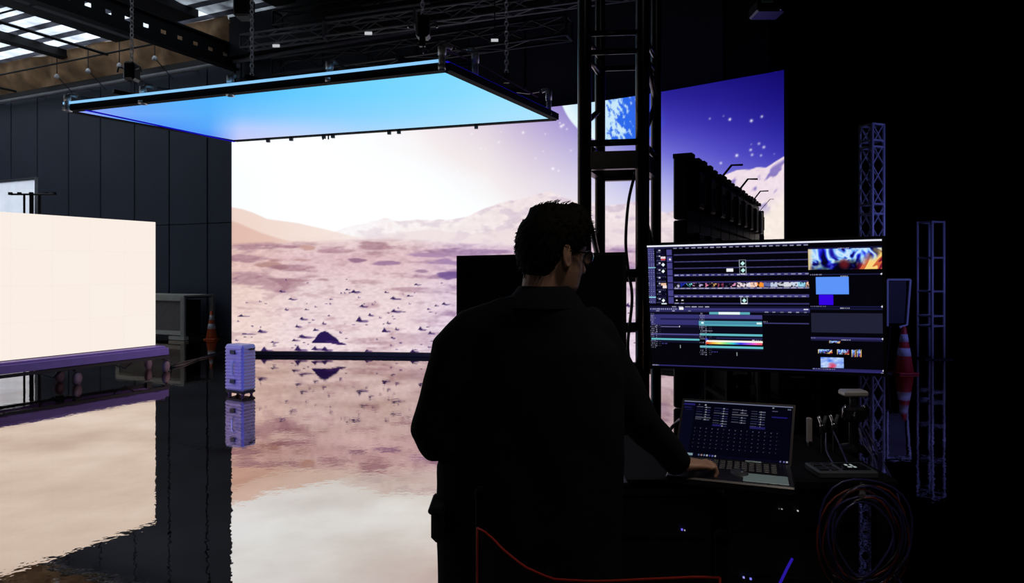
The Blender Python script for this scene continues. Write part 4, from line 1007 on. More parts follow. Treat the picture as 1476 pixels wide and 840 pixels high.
    dashes(446, 674, 482, 9, 7, 6, (80, 76, 170)); dashes(388, 560, 450, 8, 6, 5, (170, 170, 200))
    # third
    txt(738, 464, 5, 30, 11); HR(738, 516, 6, 980, (62, 58, 110)); HR(736, 470, 5, 980, (20, 20, 44))
    for x, y in ((254, 648), (588, 690)): R(x-2, y-9, x+2, y+9, (150, 160, 165))
    # bottom rail
    HR(78, 744, 8, 1345, (44, 40, 100)); dashes(80, 744, 122, 7, 5, 6, (190, 190, 215)); HR(1000, 765, 10, 1345, (40, 36, 92))
    # right column
    R(976, 113, 1340, 220, paint(5)); HR(985, 250, 6, 1340, (30, 30, 66)); dashes(988, 250, 1045, 9, 7, 5, (150, 150, 185)); dashes(1140, 258, 1180, 8, 7, 5, (200, 200, 220))
    R(1014, 266, 1182, 360, (92, 148, 250)); R(1030, 362, 1104, 418, (52, 4, 226))
    HR(988, 424, 7, 1345, (26, 26, 66)); dashes(990, 424, 1068, 9, 7, 5, (150, 150, 190)); HR(988, 434, 10, 1345, (22, 22, 54)); dashes(1140, 433, 1184, 8, 7, 6, (210, 210, 225))
    R(990, 462, 1346, 575, (33, 33, 54)); HR(990, 594, 9, 1346, (52, 48, 104)); HR(990, 604, 9, 1346, (28, 26, 62)); dashes(992, 597, 1012, 8, 6, 5, (150, 150, 180)); dashes(1145, 608, 1190, 8, 7, 5, (200, 200, 220))
    R(1084, 615, 1138, 628, paint(9)); R(1026, 662, 1100, 688, paint(15)); R(1122, 664, 1184, 692, paint(21)); R(1195, 664, 1216, 704, paint(33)); R(1220, 664, 1243, 704, paint(37))
    def bigp(w_, h_):
        x, y = np.meshgrid(np.linspace(0, 1, w_), np.linspace(0, 1, h_)); n_ = noise2(x*1.5+y, y-x, 0.35, 66, 3)[..., None]; c = np.array((225, 240, 252.))*(1-n_*0.9)+np.array((40, 90, 230.))*n_*0.9
        k_ = np.clip(1-((x-0.5)/0.25)**2-((y-0.95)/0.5)**2+(noise2(x, y, 0.2, 70, 2)-.5)*1.2, 0, 1)[..., None]; return c*(1-k_)+np.array((225, 60, 90.))*k_
    R(1040, 705, 1156, 766, bigp); dashes(1000, 767, 1112, 9, 7, 5, (170, 170, 200))
    for x, y in ((1337, 246), (1341, 426), (1344, 604), (1347, 779)): dia(x, y, 6, (225, 225, 235))
    dashes(1338, 791, 1352, 7, 6, 6, (200, 200, 215))
    return im[::-1]            # row 0 at the bottom

def planar(TL, TR, BR, BL):       # slide the last corner along its sight line into the plane of the others
    n = (TR-TL).cross(BR-TL).normalized(); c = Vector((0, 0, CH)); d = BL-c
    return TL, TR, BR, c+d*((TL-c).dot(n)/d.dot(n))
def flat_screen(name, TLp, TRp, BRp, BLp, img, m, parent):
    n = (TRp-TLp).cross(TLp-BLp).normalized(); n = n if n.y < 0 else -n; TLp, TRp, BRp, BLp = [p+n*0.0008 for p in (TLp, TRp, BRp, BLp)]
    Hd, Wd = img.shape[:2]; v, u = np.meshgrid(np.linspace(0, 1, Hd), np.linspace(0, 1, Wd), indexing='ij')
    a = [np.array(p) for p in (BLp, BRp, TRp, TLp)]
    pts = a[0]*((1-u)*(1-v))[..., None]+a[1]*(u*(1-v))[..., None]+a[2]*(u*v)[..., None]+a[3]*((1-u)*v)[..., None]
    return grid_mesh(name, pts, m, parent, lin(img))
mTL, mTR, mBR, mBL = planar(P(932.5, 354, 2.95), P(1271, 344.5, 2.53), P(1273.5, 538, 2.53), P(940, 526.5, 2.93))
uimat = screen_mat('monitor_picture', 1.0)
def slab(q4, thick, m, name, parent, grow=0.0, nrm=None, shift=0.0):
    TL, TR, BR, BL = [Vector(p) for p in q4]; c = (TL+TR+BR+BL)/4
    u = (TR-TL).normalized(); v = (TL-BL).normalized(); n = u.cross(v).normalized()      # towards the viewer
    if n.y > 0: n = -n
    out = []
    for p, su, sv in ((TL, -1, 1), (TR, 1, 1), (BR, 1, -1), (BL, -1, -1)): out.append(p+u*su*grow+v*sv*grow+n*shift)
    bk = [p-n*thick for p in out]
    b_ = MB().add(out+bk, [(3, 2, 1, 0), (4, 5, 6, 7), (0, 1, 5, 4), (1, 2, 6, 5), (2, 3, 7, 6), (3, 0, 4, 7)]); return b_.build(name, m, parent), n, c, u, v
mon = thing('video_editing_monitor', 'large monitor right of the person, lit with dark timeline software and a colourful swirl', 'monitor', ((mBL+mBR)/2))
_, mn, mc, mu, mv = slab((mTL, mTR, mBR, mBL), 0.035, M['black_metal'], 'housing', mon, 0.012, shift=-0.002)
flat_screen('display', mTL, mTR, mBR, mBL, ui_monitor(), uimat, mon)
st = mc-mn*0.066
MB().bbox(st, (0.3, 0.05, 0.25), 0.01, Matrix((mu, -mn, mv)).transposed()).build('rear_mount', M['black_metal'], mon)
pb = st-mn*0.12; 
MB().tube([st, pb], 0.03, 8).tube([pb+Z*0.02, Vector((pb.x, pb.y, 0.03))], 0.028, 10).build('stand_pole', M['frame_black'], mon)
MB().bbox(Vector((pb.x, pb.y, 0.015)), (0.5, 0.4, 0.03), 0.008).build('stand_base', M['black_metal'], mon)

m2 = thing('switched_off_monitor', 'switched-off black monitor behind the person, blocking the desert picture', 'monitor', (0.0, 2.6, DZ))
a, b, c_, d_ = P(658, 368.5, 2.62), P(903, 363, 2.55), P(903, 528, 2.55), P(658, 520, 2.62)
_, n2_, c2_, u2_, v2_ = slab((a, b, c_, d_), 0.03, M['black_metal'], 'housing', m2)
slab((a, b, c_, d_), 0.004, M['glass'], 'display', m2, -0.012, shift=0.002)
MB().bbox(c2_-n2_*0.06-Z*0.16, (0.06, 0.03, 0.36), 0.008).build('stand_neck', M['black_metal'], m2)
MB().bbox(Vector((c2_.x, c2_.y+0.02, DZ+0.008)), (0.26, 0.16, 0.014), 0.004).build('stand_base', M['black_metal'], m2)

# laptop
def ui_laptop(Wd=260, Hd=146):
    im = np.zeros((Hd, Wd, 3)); im[:] = (5, 5, 22)
    def R(u0, v0, u1, v1, c): im[int(v0*Hd):max(int(v0*Hd)+1, int(v1*Hd)), int(u0*Wd):max(int(u0*Wd)+1, int(u1*Wd))] = c
    R(0, 0, 1, 0.025, (150, 158, 195)); R(0, 0.09, 0.11, 0.93, (9, 10, 34)); R(0, 0.05, 0.11, 0.085, (44, 38, 130)); R(0.01, 0.12, 0.08, 0.135, (50, 46, 120)); R(0.02, 0.16, 0.09, 0.175, (30, 28, 80))
    R(0.145, 0.055, 0.155, 0.075, (130, 130, 170)); R(0.2, 0.055, 0.217, 0.08, (215, 220, 235)); R(0.82, 0.035, 0.835, 0.055, (170, 190, 200)); R(0.955, 0.05, 0.985, 0.07, (120, 130, 150))
    for c, (u0, nrow) in enumerate(((0.13, 6), (0.295, 8), (0.465, 6), (0.635, 7))):
        for r in range(nrow):
            v = 0.10+0.045*r+0.008*c; 
            b_ = random.choice(((120, 122, 150), (90, 92, 130), (60, 58, 120)))
            R(u0, v, u0+0.05+0.02*random.random(), v+0.012, tuple(x*0.8 for x in b_)); R(u0+0.07, v+0.006, u0+0.13, v+0.02, b_); R(u0+0.085, v, u0+0.095, v+0.018, (190, 195, 210))
    R(0.13, 0.29, 0.27, 0.31, (96, 98, 110)); R(0.465, 0.2, 0.61, 0.222, (108, 106, 120)); R(0.635, 0.40, 0.77, 0.44, (44, 38, 120)); R(0.82, 0.2, 0.96, 0.225, (40, 32, 140)); R(0.82, 0.1, 0.87, 0.11, (100, 100, 140)); R(0.295, 0.41, 0.38, 0.44, (44, 38, 120))
    for r in range(6):
        for c in range(15): 
            u, v = 0.135+0.053*c, 0.49+0.068*r; R(u, v, u+0.007, v+0.010, (120, 118, 150)); R(u-0.008, v-0.012, u+0.03, v-0.006, (16, 15, 48))
    R(0, 0.955, 1, 1, (10, 9, 34)); R(0.0, 0.95, 0.15, 0.99, (165, 195, 210))
    for u, c in ((0.2, (120, 140, 200)), (0.225, (200, 160, 160)), (0.25, (150, 180, 220)), (0.275, (225, 230, 235)), (0.3, (70, 80, 200)), (0.325, (120, 130, 220)), (0.35, (230, 232, 240)), (0.92, (130, 130, 200)), (0.95, (140, 140, 220)), (0.975, (220, 220, 235))): R(u, 0.955, u+0.014, 0.985, c)
    R(0, 0.92, 0.01, 0.94, (150, 150, 180)); R(0.06, 0.9, 0.07, 0.92, (140, 140, 160))
    return im[::-1]*0.72
lTL, lTR, lBR, lBL = planar(P(987, 577, 2.42), P(1143, 586.5, 2.30), P(1137, 669, 2.22), P(975, 655, 2.33))
lp = thing('laptop', "open black laptop beside the person's hand, screen showing a dark dotted grid", 'laptop', (lBL+lBR)/2*1)
_, ln_, lc_, lu_, lv_ = slab((lTL, lTR, lBR, lBL), 0.008, M['black_metal'], 'lid', lp, 0.008, shift=-0.001)
flat_screen('display', lTL, lTR, lBR, lBL, ui_laptop(), uimat, lp)
hx = (lBR-lBL); hx.z = 0; wl = hx.length; hx.normalize(); fw = Vector((hx.y, -hx.x, 0))
if fw.y > 0: fw = -fw
bc = (lBL+lBR)/2; bc.z = DZ+0.012; RLp = hx.to_track_quat('X', 'Z').to_matrix()
MB().bbox(bc+fw*0.125, (wl+0.016, 0.25, 0.022), 0.005, RLp).build('laptop_base', M['black_metal'], lp)
for r in range(5):
    for c in range(14): MB().bbox(bc+fw*(0.03+0.021*r)-hx*(wl/2-0.02-0.0225*c)+Z*0.0125, (0.018, 0.017, 0.004), 0.0015, RLp).build('key', M['grey'], lp)
MB().bbox(bc+fw*0.19+hx*(wl/2-0.075)+Z*0.011, (0.13, 0.085, 0.004), 0.001, RLp).build('trackpad', M['teal'], lp)
MB().bbox(bc+fw*0.01+hx*(wl/2-0.11)+Z*0.013, (0.05, 0.012, 0.004), 0.001, RLp).build('status_plate', M['teal'], lp)

# things on the desk
def on_desk(px, py, z=DZ): return PZ(px, py, z)
q = on_desk(1066, 692); o = thing('computer_mouse', 'small black mouse between the hand and the laptop trackpad', 'mouse', q)
MB().sphere(q+Z*0.012, (0.032, 0.052, 0.022), 14, 8).build('shell', M['grey'], o, True); MB().box(q+Z*0.033-Vector((0, 0.015, 0)), (0.006, 0.016, 0.006)).build('scroll_wheel', M['chrome'], o)
q = on_desk(1212, 683); o = thing('control_deck', 'slim grey control deck with two button blocks near the right desk end', 'control panel', q)
MB().bbox(q+Z*0.012, (0.19, 0.11, 0.022), 0.004).build('deck_body', mat('slate_deck', (0.06, 0.075, 0.085), .4), o)
for i in range(2):
    for j in range(2): MB().bbox(q+Vector((-0.07+0.0*i, 0.022-0.046*j, 0.025)), (0.028, 0.03, 0.008), 0.002).build('button', M['black'], o) if i == 0 else MB().bbox(q+Vector((-0.035, 0.022-0.046*j, 0.025)), (0.02, 0.03, 0.006), 0.002).build('button', M['black'], o)
MB().box(q+Vector((0.035, 0, 0.0245)), (0.09, 0.07, 0.003)).build('touch_screen', M['glass'], o)
ic = MB(); 
for (x, y, s1, s2) in ((-.008, .012, .008, .012), (.008, .010, .006, .016), (-.006, -.010, .012, .008), (.010, -.010, .008, .012)): ic.box(q+Vector((0.030+x, y, 0.0265)), (s1, s2, 0.001))
ic.build('lit_icon', emit('icon_glow', lin((150, 160, 160)), 1.0), o)
q = on_desk(888, 693); o = thing('mobile_phone', 'dark phone lying by the person\'s elbow on the desk', 'phone', q)
MB().bbox(q+Z*0.006, (0.06, 0.11, 0.010), 0.003).build('phone_body', M['grey'], o); MB().box(q+Vector((-0.008, -0.052, 0.012)), (0.034, 0.004, 0.002)).build('edge_light', emit('phone_edge', lin((90, 95, 120)), 1), o)
# pan-tilt camera head on a post
hc = P(1230, 596, 2.5); o = thing('camera_head', 'chrome-trimmed camera head on a short post under the monitor right corner', 'camera', (hc.x, hc.y, DZ))
MB().bbox(P(1230, 566, 2.5), (0.088, 0.06, 0.022), 0.006).build('top_plate', M['alu'], o)
MB().tube([P(1230, 588, 2.5), P(1230, 570, 2.5)], 0.014, 12).build('neck', M['grey'], o, True)
MB().bbox(hc, (0.070, 0.06, 0.055), 0.010).build('camera_body', M['black_metal'], o)
for s in (-1, 1): MB().tube([hc+Vector((s*0.038, -0.01, -0.02)), hc+Vector((s*0.040, -0.01, 0.02)), hc+Vector((s*0.030, -0.01, 0.032))], 0.006, 8).build('side_arm', M['chrome'], o, True)
MB().lathe(hc+Vector((0, -0.05, 0)), [(0.02, 0.0), (0.022, 0.02)], 16, 'Y').build('lens', M['glass'], o)
MB().tube([hc-Z*0.03, Vector((hc.x, hc.y, DZ))], 0.016, 12).build('post', M['black_metal'], o)
MB().lathe(Vector((hc.x, hc.y, DZ)), [(0.05, 0), (0.05, 0.01), (0.02, 0.02)], 18).build('foot', M['black_metal'], o)
# clamps and headset on the desk
for i, (px, py, lab) in enumerate(((1185, 612, 'small metal spring clamp, left of the pair beside the camera head'), (1202, 610, 'small metal spring clamp nearest the camera head'))):
    p = P(px, py, 2.45); o = thing('spring_clamp', lab, 'clamp', p)
    MB().tube([p+Vector((-.012, 0, 0.03)), p+Vector((0, 0, -0.005)), p+Vector((-.006, 0, -0.035))], 0.006, 7).build('jaw', M['chrome'], o, True)
    MB().tube([p+Vector((.014, 0, 0.032)), p+Vector((.004, 0, -0.005)), p+Vector((.012, 0, -0.03))], 0.006, 7).build('jaw', M['grey'], o, True)
    MB().sphere(p-Z*0.005, 0.009, 8, 6).build('pivot', M['chrome'], o, True)
    MB().tube([p-Z*0.03, Vector((p.x, p.y, DZ))], 0.005, 6).build('stem', M['black_metal'], o)
p0, p1 = P(1166.5, 603, 2.55), P(1166.5, 637, 2.55); o = thing('speaker_bar', 'narrow pale upright bar standing right of the laptop', 'bar', (p1.x, p1.y, DZ))
MB().bbox((p0+p1)/2, (0.017, 0.02, 0.095), 0.003).build('bar_body', mat('pale_bar', (0.45, .42, .45), .5), o); MB().box(Vector((p1.x, p1.y, (DZ+p1.z)/2)), (0.012, 0.02, p1.z-DZ+0.01)).build('bar_foot', M['black'], o)

# black shelving with cases between desk and bank (seen under the monitor)
rk = thing('equipment_rack', 'open black equipment rack under the big monitor with small gaps of light', 'rack', (P(1120, 560, 3.4).x, 3.4, 0))
xa, xb = P(1046, 560, 3.3).x, P(1172, 560, 3.3).x
for x in (xa, xb):
    for y in (3.25, 3.6): MB().box((x, y, 0.62), (0.03, 0.03, 1.24)).build('upright', M['frame_black'], rk)
for z in (0.1, 0.45, 0.8, 0.96, 1.24): MB().box(((xa+xb)/2, 3.42, z), (xb-xa+0.03, 0.38, 0.02)).build('shelf', M['frame_black'], rk)
for i, (z, h, x0, x1, lab) in enumerate(((0.11, 0.3, 0, 1, 'black rack case on the lowest rack shelf'), (0.46, 0.3, 0, 1, 'black rack case on the second rack shelf'), (0.81, 0.13, 0, 1, 'flat black rack unit on the third rack shelf'), (0.97, 0.11, 0.0, 0.30, 'small black box on the upper shelf left'), (0.97, 0.2, 0.52, 1, 'black box on the upper shelf right'))):
    xx0, xx1 = xa+(xb-xa)*x0+0.02, xa+(xb-xa)*x1-0.02; c = Vector(((xx0+xx1)/2, 3.42, z+h/2+0.001))
    o = thing('rack_case', lab, 'case', (c.x, c.y, z)); MB().bbox(c, (xx1-xx0, 0.34, h), 0.01).build('case_body', M['frame_black'], o)
    MB().tube([c+Vector((-.03, -.17, 0)), c+Vector((-.03, -.19, 0)), c+Vector((.03, -.19, 0)), c+Vector((.03, -.17, 0))], 0.004, 6).build('handle', M['steel'], o)
# under-desk units with indicator lights
def unit(x0, x1, z0, z1, lab, leds):
    c = Vector(((x0+x1)/2, 2.42, (z0+z1)/2)); o = thing('rack_computer', lab, 'computer', (c.x, c.y, z0))
    MB().bbox(c, (x1-x0, 0.40, z1-z0), 0.008).build('chassis', M['black'], o)
    for i in range(4): MB().box((c.x, 2.217, z0+(z1-z0)*(0.2+0.2*i)), (x1-x0-0.04, 0.006, 0.006)).build('vent_slat', M['black_metal'], o)
    for px, py, cc, s in leds:
        p = P(px, py, 2.212); MB().box(p, (0.0022*s, 0.006, 0.0022*s)).build('indicator_light', emit('led', lin(cc), 1.0), o)
unit(0.12, 0.66, 0.125, 0.84, 'black computer chassis under the desk with a tiny blue light', [(983, 763, (110, 100, 255), 2.2), (987, 764, (170, 170, 180), 1.2), (895, 730, (180, 175, 170), 1.5)])
unit(0.70, 1.14, 0.125, 0.87, 'black computer chassis under the right desk half with three tiny white lights', [(1127, 733.5, (150, 150, 155), 1.3), (1150, 736, (180, 175, 180), 1.7), (1123, 733, (80, 80, 80), 1), (1207, 740, (130, 130, 135), 1.3), (1072, 832, (150, 150, 230), 2.2), (1082, 834, (120, 120, 240), 2.5)])

# cables: loops hanging at the right desk end
cm = [M['cable'], M['cable'], M['cable_red'], M['cable']]
M['cable_blue'] = mat('blue_black_cable', (0.03, 0.03, 0.12), 0.3)
cm = [M['cable_blue'], M['cable'], M['cable_red'], M['cable_blue']]
for i in range(12):
    rx = 44+i*2.6+random.uniform(-2, 2); ry = 54+i*2.9+random.uniform(-2, 2); cx, cy = 1243+random.uniform(-3, 3), 776+random.uniform(-4, 4); d = 2.02+0.008*i
    pts_ = []
    for k in range(26):
        a = 2*math.pi*k/25; pts_.append(P(cx+rx*math.cos(a)*(1.0 if math.cos(a) > 0 else 0.85)+4*math.sin(2*a+i*1.7), cy-ry*math.sin(a)*(1.0 if math.sin(a) > 0 else 0.95)+4*math.sin(3*a+i*0.9), d+0.01*math.sin(2*a+i)))
    tag(MB().tube(pts_, 0.0038, 6, False).build('coiled_cable', cm[i % 4], None, True), 'one of the dark cable loops coiled at the right desk end', 'cable', 'coiled cables at the desk end')
tag(MB().tube(bez([P(1243, 716, 2.03), P(1243, 706, 2.10), P(1243, 699, 2.128)], 6), 0.010, 8).build('cable_hook', M['steel']), 'hook at the desk end holding the coil of cables', 'hook')
for i, pl in enumerate(([(1247, 618), (1262, 645), (1276, 672), (1284, 705)], [(1240, 612), (1256, 650), (1262, 690), (1270, 720)], [(1238, 616), (1246, 640), (1262, 664), (1268, 700)], [(1200, 620), (1212, 645), (1222, 668)], [(1190, 622), (1192, 650), (1204, 672)], [(1244, 640), (1268, 660), (1290, 700), (1300, 740)])):
    z_ = [2.45, 2.40, 2.30, 2.2, 2.1]
    labs = ['cable dropping furthest right of the camera head', 'cable dropping straight under the camera head', 'cable falling just left of the furthest right camera cable', 'short cable running from the right clamp to the control deck', 'short cable running from the left clamp to the control deck', 'cable swinging outermost over the right desk corner']
    tag(MB().tube(bez([P(x, y, z_[min(k, 4)]) for k, (x, y) in enumerate(pl)], 8), 0.0035, 6).build('desk_cable', M['cable_blue'], None, True), 'thin blue-black '+labs[i], 'cable')
tag(MB().tube([P(1142, 805, 2.1), P(1135, 818, 2.08), P(1122, 845, 2.05)], 0.004, 6).build('desk_cable', emit('fibre_glow', lin((50, 30, 190)), 0.6)), 'glowing blue fibre cable under the desk at the bottom edge', 'cable')
tag(MB().tube([P(1284, 818, 2.1), P(1292, 830, 2.08), P(1302, 845, 2.05)], 0.0035, 6).build('desk_cable', M['cable_blue']), 'short blue-black cable at the bottom edge below the coil', 'cable')
# upright tube rail right of the desk
tag(MB().tube([P(1268, 652, 2.3), P(1268, 690, 2.3), P(1272, 704, 2.3)], 0.007, 8).build('side_rail', M['cable_blue']), 'short dark blue upright rail at the right desk end', 'rail')

# ------------------------------------------------------------ folding director's chair in front
ZC = 1.10; Lp = Vector((-0.065, 1.44, 0)); Rp = Vector((0.372, 1.20, 0)); uc = (Rp-Lp).normalized(); fc = Vector((-uc.y, uc.x, 0)); RCH = uc.to_track_quat('X', 'Z').to_matrix()
chr_ = thing('folding_chair', 'dark canvas folding chair with red piping, nearest the viewer', 'chair', (Lp+Rp)/2+fc*0.15)
SD = 0.30
for b_ in (Lp, Rp):
    MB().tube([b_+Z*0.62, b_+Z*ZC], 0.013, 10).build('back_post', M['chair_metal'], chr_, True)
    MB().sphere(b_+Z*(ZC+0.006), 0.015, 10, 6).build('finial', M['chair_metal'], chr_, True)
    MB().tube([b_+Z*0.80-fc*0.02, b_+Z*0.80+fc*(SD+0.05)], 0.014, 8).build('arm_rest', M['chair_metal'], chr_, True)
    MB().tube([b_+fc*SD+Z*0.62, b_+fc*SD+Z*0.80], 0.011, 8).build('arm_post', M['chair_metal'], chr_, True)
    MB().tube([b_+Z*0.62-fc*0.02, b_+Z*0.62+fc*(SD+0.05)], 0.013, 8).build('seat_rail', M['chair_metal'], chr_, True)
    MB().tube([b_+Z*0.014-fc*0.02, b_+Z*0.014+fc*(SD+0.05)], 0.013, 8).build('foot_rail', M['chair_metal'], chr_, True)
for y in (0.03, SD-0.02):
    MB().tube([Lp+fc*y+Z*0.02, Rp+fc*y+Z*0.61], 0.011, 8).build('leg', M['chair_metal'], chr_, True); MB().tube([Rp+fc*(y+0.02)+Z*0.02, Lp+fc*(y+0.02)+Z*0.61], 0.011, 8).build('leg', M['chair_metal'], chr_, True)
nn_ = 24; pts = np.zeros((6, nn_, 3)); top = []
sagp = [(0, 1.038), (0.06, 1.034), (0.14, 1.012), (0.25, 0.992), (0.38, 0.985), (0.55, 1.000), (0.75, 1.022), (0.92, 1.038), (1, 1.042)]
for i in range(nn_):
    k = i/(nn_-1); zt_ = np.interp(k, [a_ for a_, _ in sagp], [b_ for _, b_ in sagp]); bow = -fc*0.05*math.sin(math.pi*k)
    for j in range(6):
        q = Lp+uc*(Rp-Lp).length*k+bow*(1-0.3*j/5)+Z*(0.86+(zt_-0.86)*j/5)-fc*0.016; pts[j, i] = q
    top.append(Vector(pts[5, i]))
bk = grid_mesh('backrest', pts, M['canvas'], chr_)
sol = bk.modifiers.new('thickness', 'SOLIDIFY'); sol.thickness = 0.004
MB().tube(top, 0.0024, 6).tube([Vector(pts[j, 0]) for j in range(6)], 0.0028, 6).tube([Vector(pts[j, -1]) for j in range(6)], 0.0024, 6).build('piping', M['redline'], bk, True)
pts = np.zeros((2, 10, 3))
for i in range(10):
    for j in range(2): pts[j, i] = Lp+uc*(Rp-Lp).length*i/9+fc*(SD*j)+Z*(0.63-0.03*math.sin(math.pi*i/9))
st_ = grid_mesh('seat', pts, M['canvas'], chr_); sol = st_.modifiers.new('thickness', 'SOLIDIFY'); sol.thickness = 0.004

# ------------------------------------------------------------ the person
PY = 1.97; K = PY/F
def Q(px, py, dy=0.0): return Vector(((px-738)*(PY+dy)/F, PY+dy, CH-(py-HY)*(PY+dy)/F))
person = thing('person', 'person in a long black jacket and glasses standing at the desk, seen from behind', 'person', (0.05, PY, 0))
def finish(mb, name, m, voxel, smooth_it, parent, disp=None):
    o = mb.build(name, m, parent)
    r = o.modifiers.new('remesh', 'REMESH'); r.mode = 'VOXEL'; r.voxel_size = voxel; r.use_smooth_shade = True
    if smooth_it: s = o.modifiers.new('smooth', 'SMOOTH'); s.factor = 0.5; s.iterations = smooth_it
    dg = bpy.context.evaluated_depsgraph_get(); me = bpy.data.meshes.new_from_object(o.evaluated_get(dg)); old = o.data
    o.modifiers.clear(); o.data = me; bpy.data.meshes.remove(old)
    if not me.materials: me.materials.append(m)
    if disp: 
        n_ = len(me.vertices); co = np.zeros(n_*3, np.float32); me.vertices.foreach_get('co', co); co = co.reshape(-1, 3)
        no = np.zeros(n_*3, np.float32); me.vertices.foreach_get('normal', no); no = no.reshape(-1, 3)
        co += no*disp(co+np.array(offs.get(parent.name, (0, 0, 0))))[:, None]; me.vertices.foreach_set('co', co.ravel()); me.update()
    me.polygons.foreach_set('use_smooth', [True]*len(me.polygons))
    return o
yaw = math.radians(22); Fd = Vector((math.sin(yaw), math.cos(yaw), 0)); Rd = Vector((math.cos(yaw), -math.sin(yaw), 0))
def ell(c, hw, hd, n=28, p=2.3, R_=None, F_=None):
    R_ = R_ or Rd; F_ = F_ or Fd; out = []
    for k in range(n):
        a = 2*math.pi*k/n; ca, sa = math.cos(a), math.sin(a)
        out.append(Vector(c)+R_*hw*math.copysign(abs(ca)**(2/p), ca)+F_*hd*math.copysign(abs(sa)**(2/p), sa))
    return out
# joints
shL, shR = Q(672, 472), Q(862, 480); elL = Q(621, 618, -0.02); wrL = Vector((0.00, 2.17, 0.985))
shL += Vector((0, 0, 0)); elR = Q(918, 600, 0.02); wrR = Vector((0.522, 2.10, 0.975))
handC = Vector((0.595, 2.19, 0.985))
neckB = Q(784, 440); 
# head frame
hy = math.radians(62); HF = Vector((math.sin(hy), math.cos(hy), 0)); HR_ = Vector((math.cos(hy), -math.sin(hy), 0))
tilt = math.radians(8); HFv = (HF*math.cos(tilt)-Z*math.sin(tilt)); HU = (Z*math.cos(tilt)+HF*math.sin(tilt))
HH = 0.245; hb0 = Q(791, 425)+Z*0.0     # origin: under the chin, below the head axis
tk = [0.0, 0.05, 0.12, 0.2, 0.3, 0.42, 0.5, 0.6, 0.72, 0.82, 0.90, 0.96, 0.99, 1.0]
ff = [0.050, 0.078, 0.088, 0.090, 0.092, 0.090, 0.090, 0.097, 0.094, 0.082, 0.062, 0.036, 0.015, 0.002]
bb = [-0.030, -0.045, -0.062, -0.078, -0.090, -0.100, -0.104, -0.106, -0.102, -0.088, -0.068, -0.042, -0.018, -0.003]
ww = [0.035, 0.046, 0.054, 0.060, 0.066, 0.070, 0.072, 0.075, 0.076, 0.070, 0.058, 0.038, 0.017, 0.003]
def head_pt(th, t, grow=0.0):
    f_, b_, w_ = np.interp(t, tk, ff), np.interp(t, tk, bb), np.interp(t, tk, ww)
    c = (f_+b_)/2; hl = (f_-b_)/2+grow; w_ += grow; ca, sa = math.cos(th), math.sin(th); p = 2.25
    x = c+hl*math.copysign(abs(ca)**(2/p), ca); s = w_*math.copysign(abs(sa)**(2/p), sa)
    if grow == 0:
        thn = th if th < math.pi else th-2*math.pi
        x += 0.030*math.exp(-(thn/0.15)**2)*(np.interp(t, [0.26, 0.33, 0.37, 0.52, 0.56], [0, 0.95, 1, 0.2, 0]))
        x += 0.006*math.exp(-(thn/0.3)**2)*math.exp(-((t-0.23)/0.03)**2)+0.005*math.exp(-(thn/0.3)**2)*math.exp(-((t-0.17)/0.025)**2)
        x -= 0.007*math.exp(-((abs(thn)-0.36)/0.16)**2)*math.exp(-((t-0.5)/0.05)**2)
        x += 0.005*math.exp(-(thn/0.25)**2)*math.exp(-((t-0.05)/0.05)**2)
    return hb0+HFv*x+HR_*s+HU*(HH*t+(grow if t > 0.9 else 0)*1.0)
body = MB()
tt_ = np.concatenate([np.linspace(0, 0.94, 44), [0.96, 0.98, 0.99, 1.0]])
body.rings([[head_pt(2*math.pi*k/64, t) for k in range(64)] for t in tt_])
# ears
for s in (-1, 1):
    ec = hb0+HR_*s*0.074+HU*HH*0.46-HFv*0.004
    pe = []
    for k in range(13):
        a = 2*math.pi*k/12; pe.append(ec+HU*0.030*math.sin(a)*(1.0)+HFv*(0.015*math.cos(a)-0.004*math.sin(a))+HR_*s*(0.008-0.006*math.cos(a)))
    body.tube(pe, 0.0052, 8, False); body.sphere(ec+HR_*s*0.002, (0.012, 0.012, 0.024), 10, 6); body.sphere(ec-HU*0.026+HR_*s*0.004, 0.009, 8, 6)
body.tube([hb0-HFv*0.022+HU*0.09, hb0-HFv*0.026+HU*0.0, neckB-Z*0.02, neckB-Z*0.09], [0.060, 0.060, 0.066, 0.10], 20)
# torso, arms, legs of the body itself
tor = [(0.90, 0.140, 0.075, 0.035), (1.02, 0.135, 0.072, 0.04), (1.18, 0.145, 0.078, 0.06), (1.32, 0.155, 0.080, 0.07), (1.40, 0.140, 0.070, 0.07), (1.455, 0.09, 0.055, 0.078), (1.48, 0.060, 0.052, 0.085)]
body.rings([ell((x, PY, z), hw, hd) for z, hw, hd, x in tor])
for sh, el, wr in ((shL, elL, wrL), (shR, elR, wrR)):
    body.tube([sh*0.7+Vector((0.05, PY, 1.40))*0.3, sh, sh.lerp(el, 0.5), el, el.lerp(wr, 0.3), el.lerp(wr, 0.7), wr], [0.045, 0.040, 0.040, 0.036, 0.036, 0.030, 0.025], 14)
hipL, hipR = Vector((-0.045, PY+0.01, 0.90)), Vector((0.105, PY, 0.90)); ftL, ftR = Vector((-0.10, PY-0.03, 0.07)), Vector((0.17, PY+0.0, 0.07))
for hp_, ft in ((hipL, ftL), (hipR, ftR)):
    kn = hp_.lerp(ft, 0.5)+Fd*0.02; body.tube([hp_+Z*0.04, hp_.lerp(kn, 0.3), kn, kn.lerp(ft, 0.4), ft], [0.07, 0.078, 0.056, 0.055, 0.036], 16)
    body.tube([ft-Fd*0.04-Z*0.02, ft+Fd*0.05-Z*0.03, ft+Fd*0.15-Z*0.04], [0.035, 0.038, 0.028], 10)
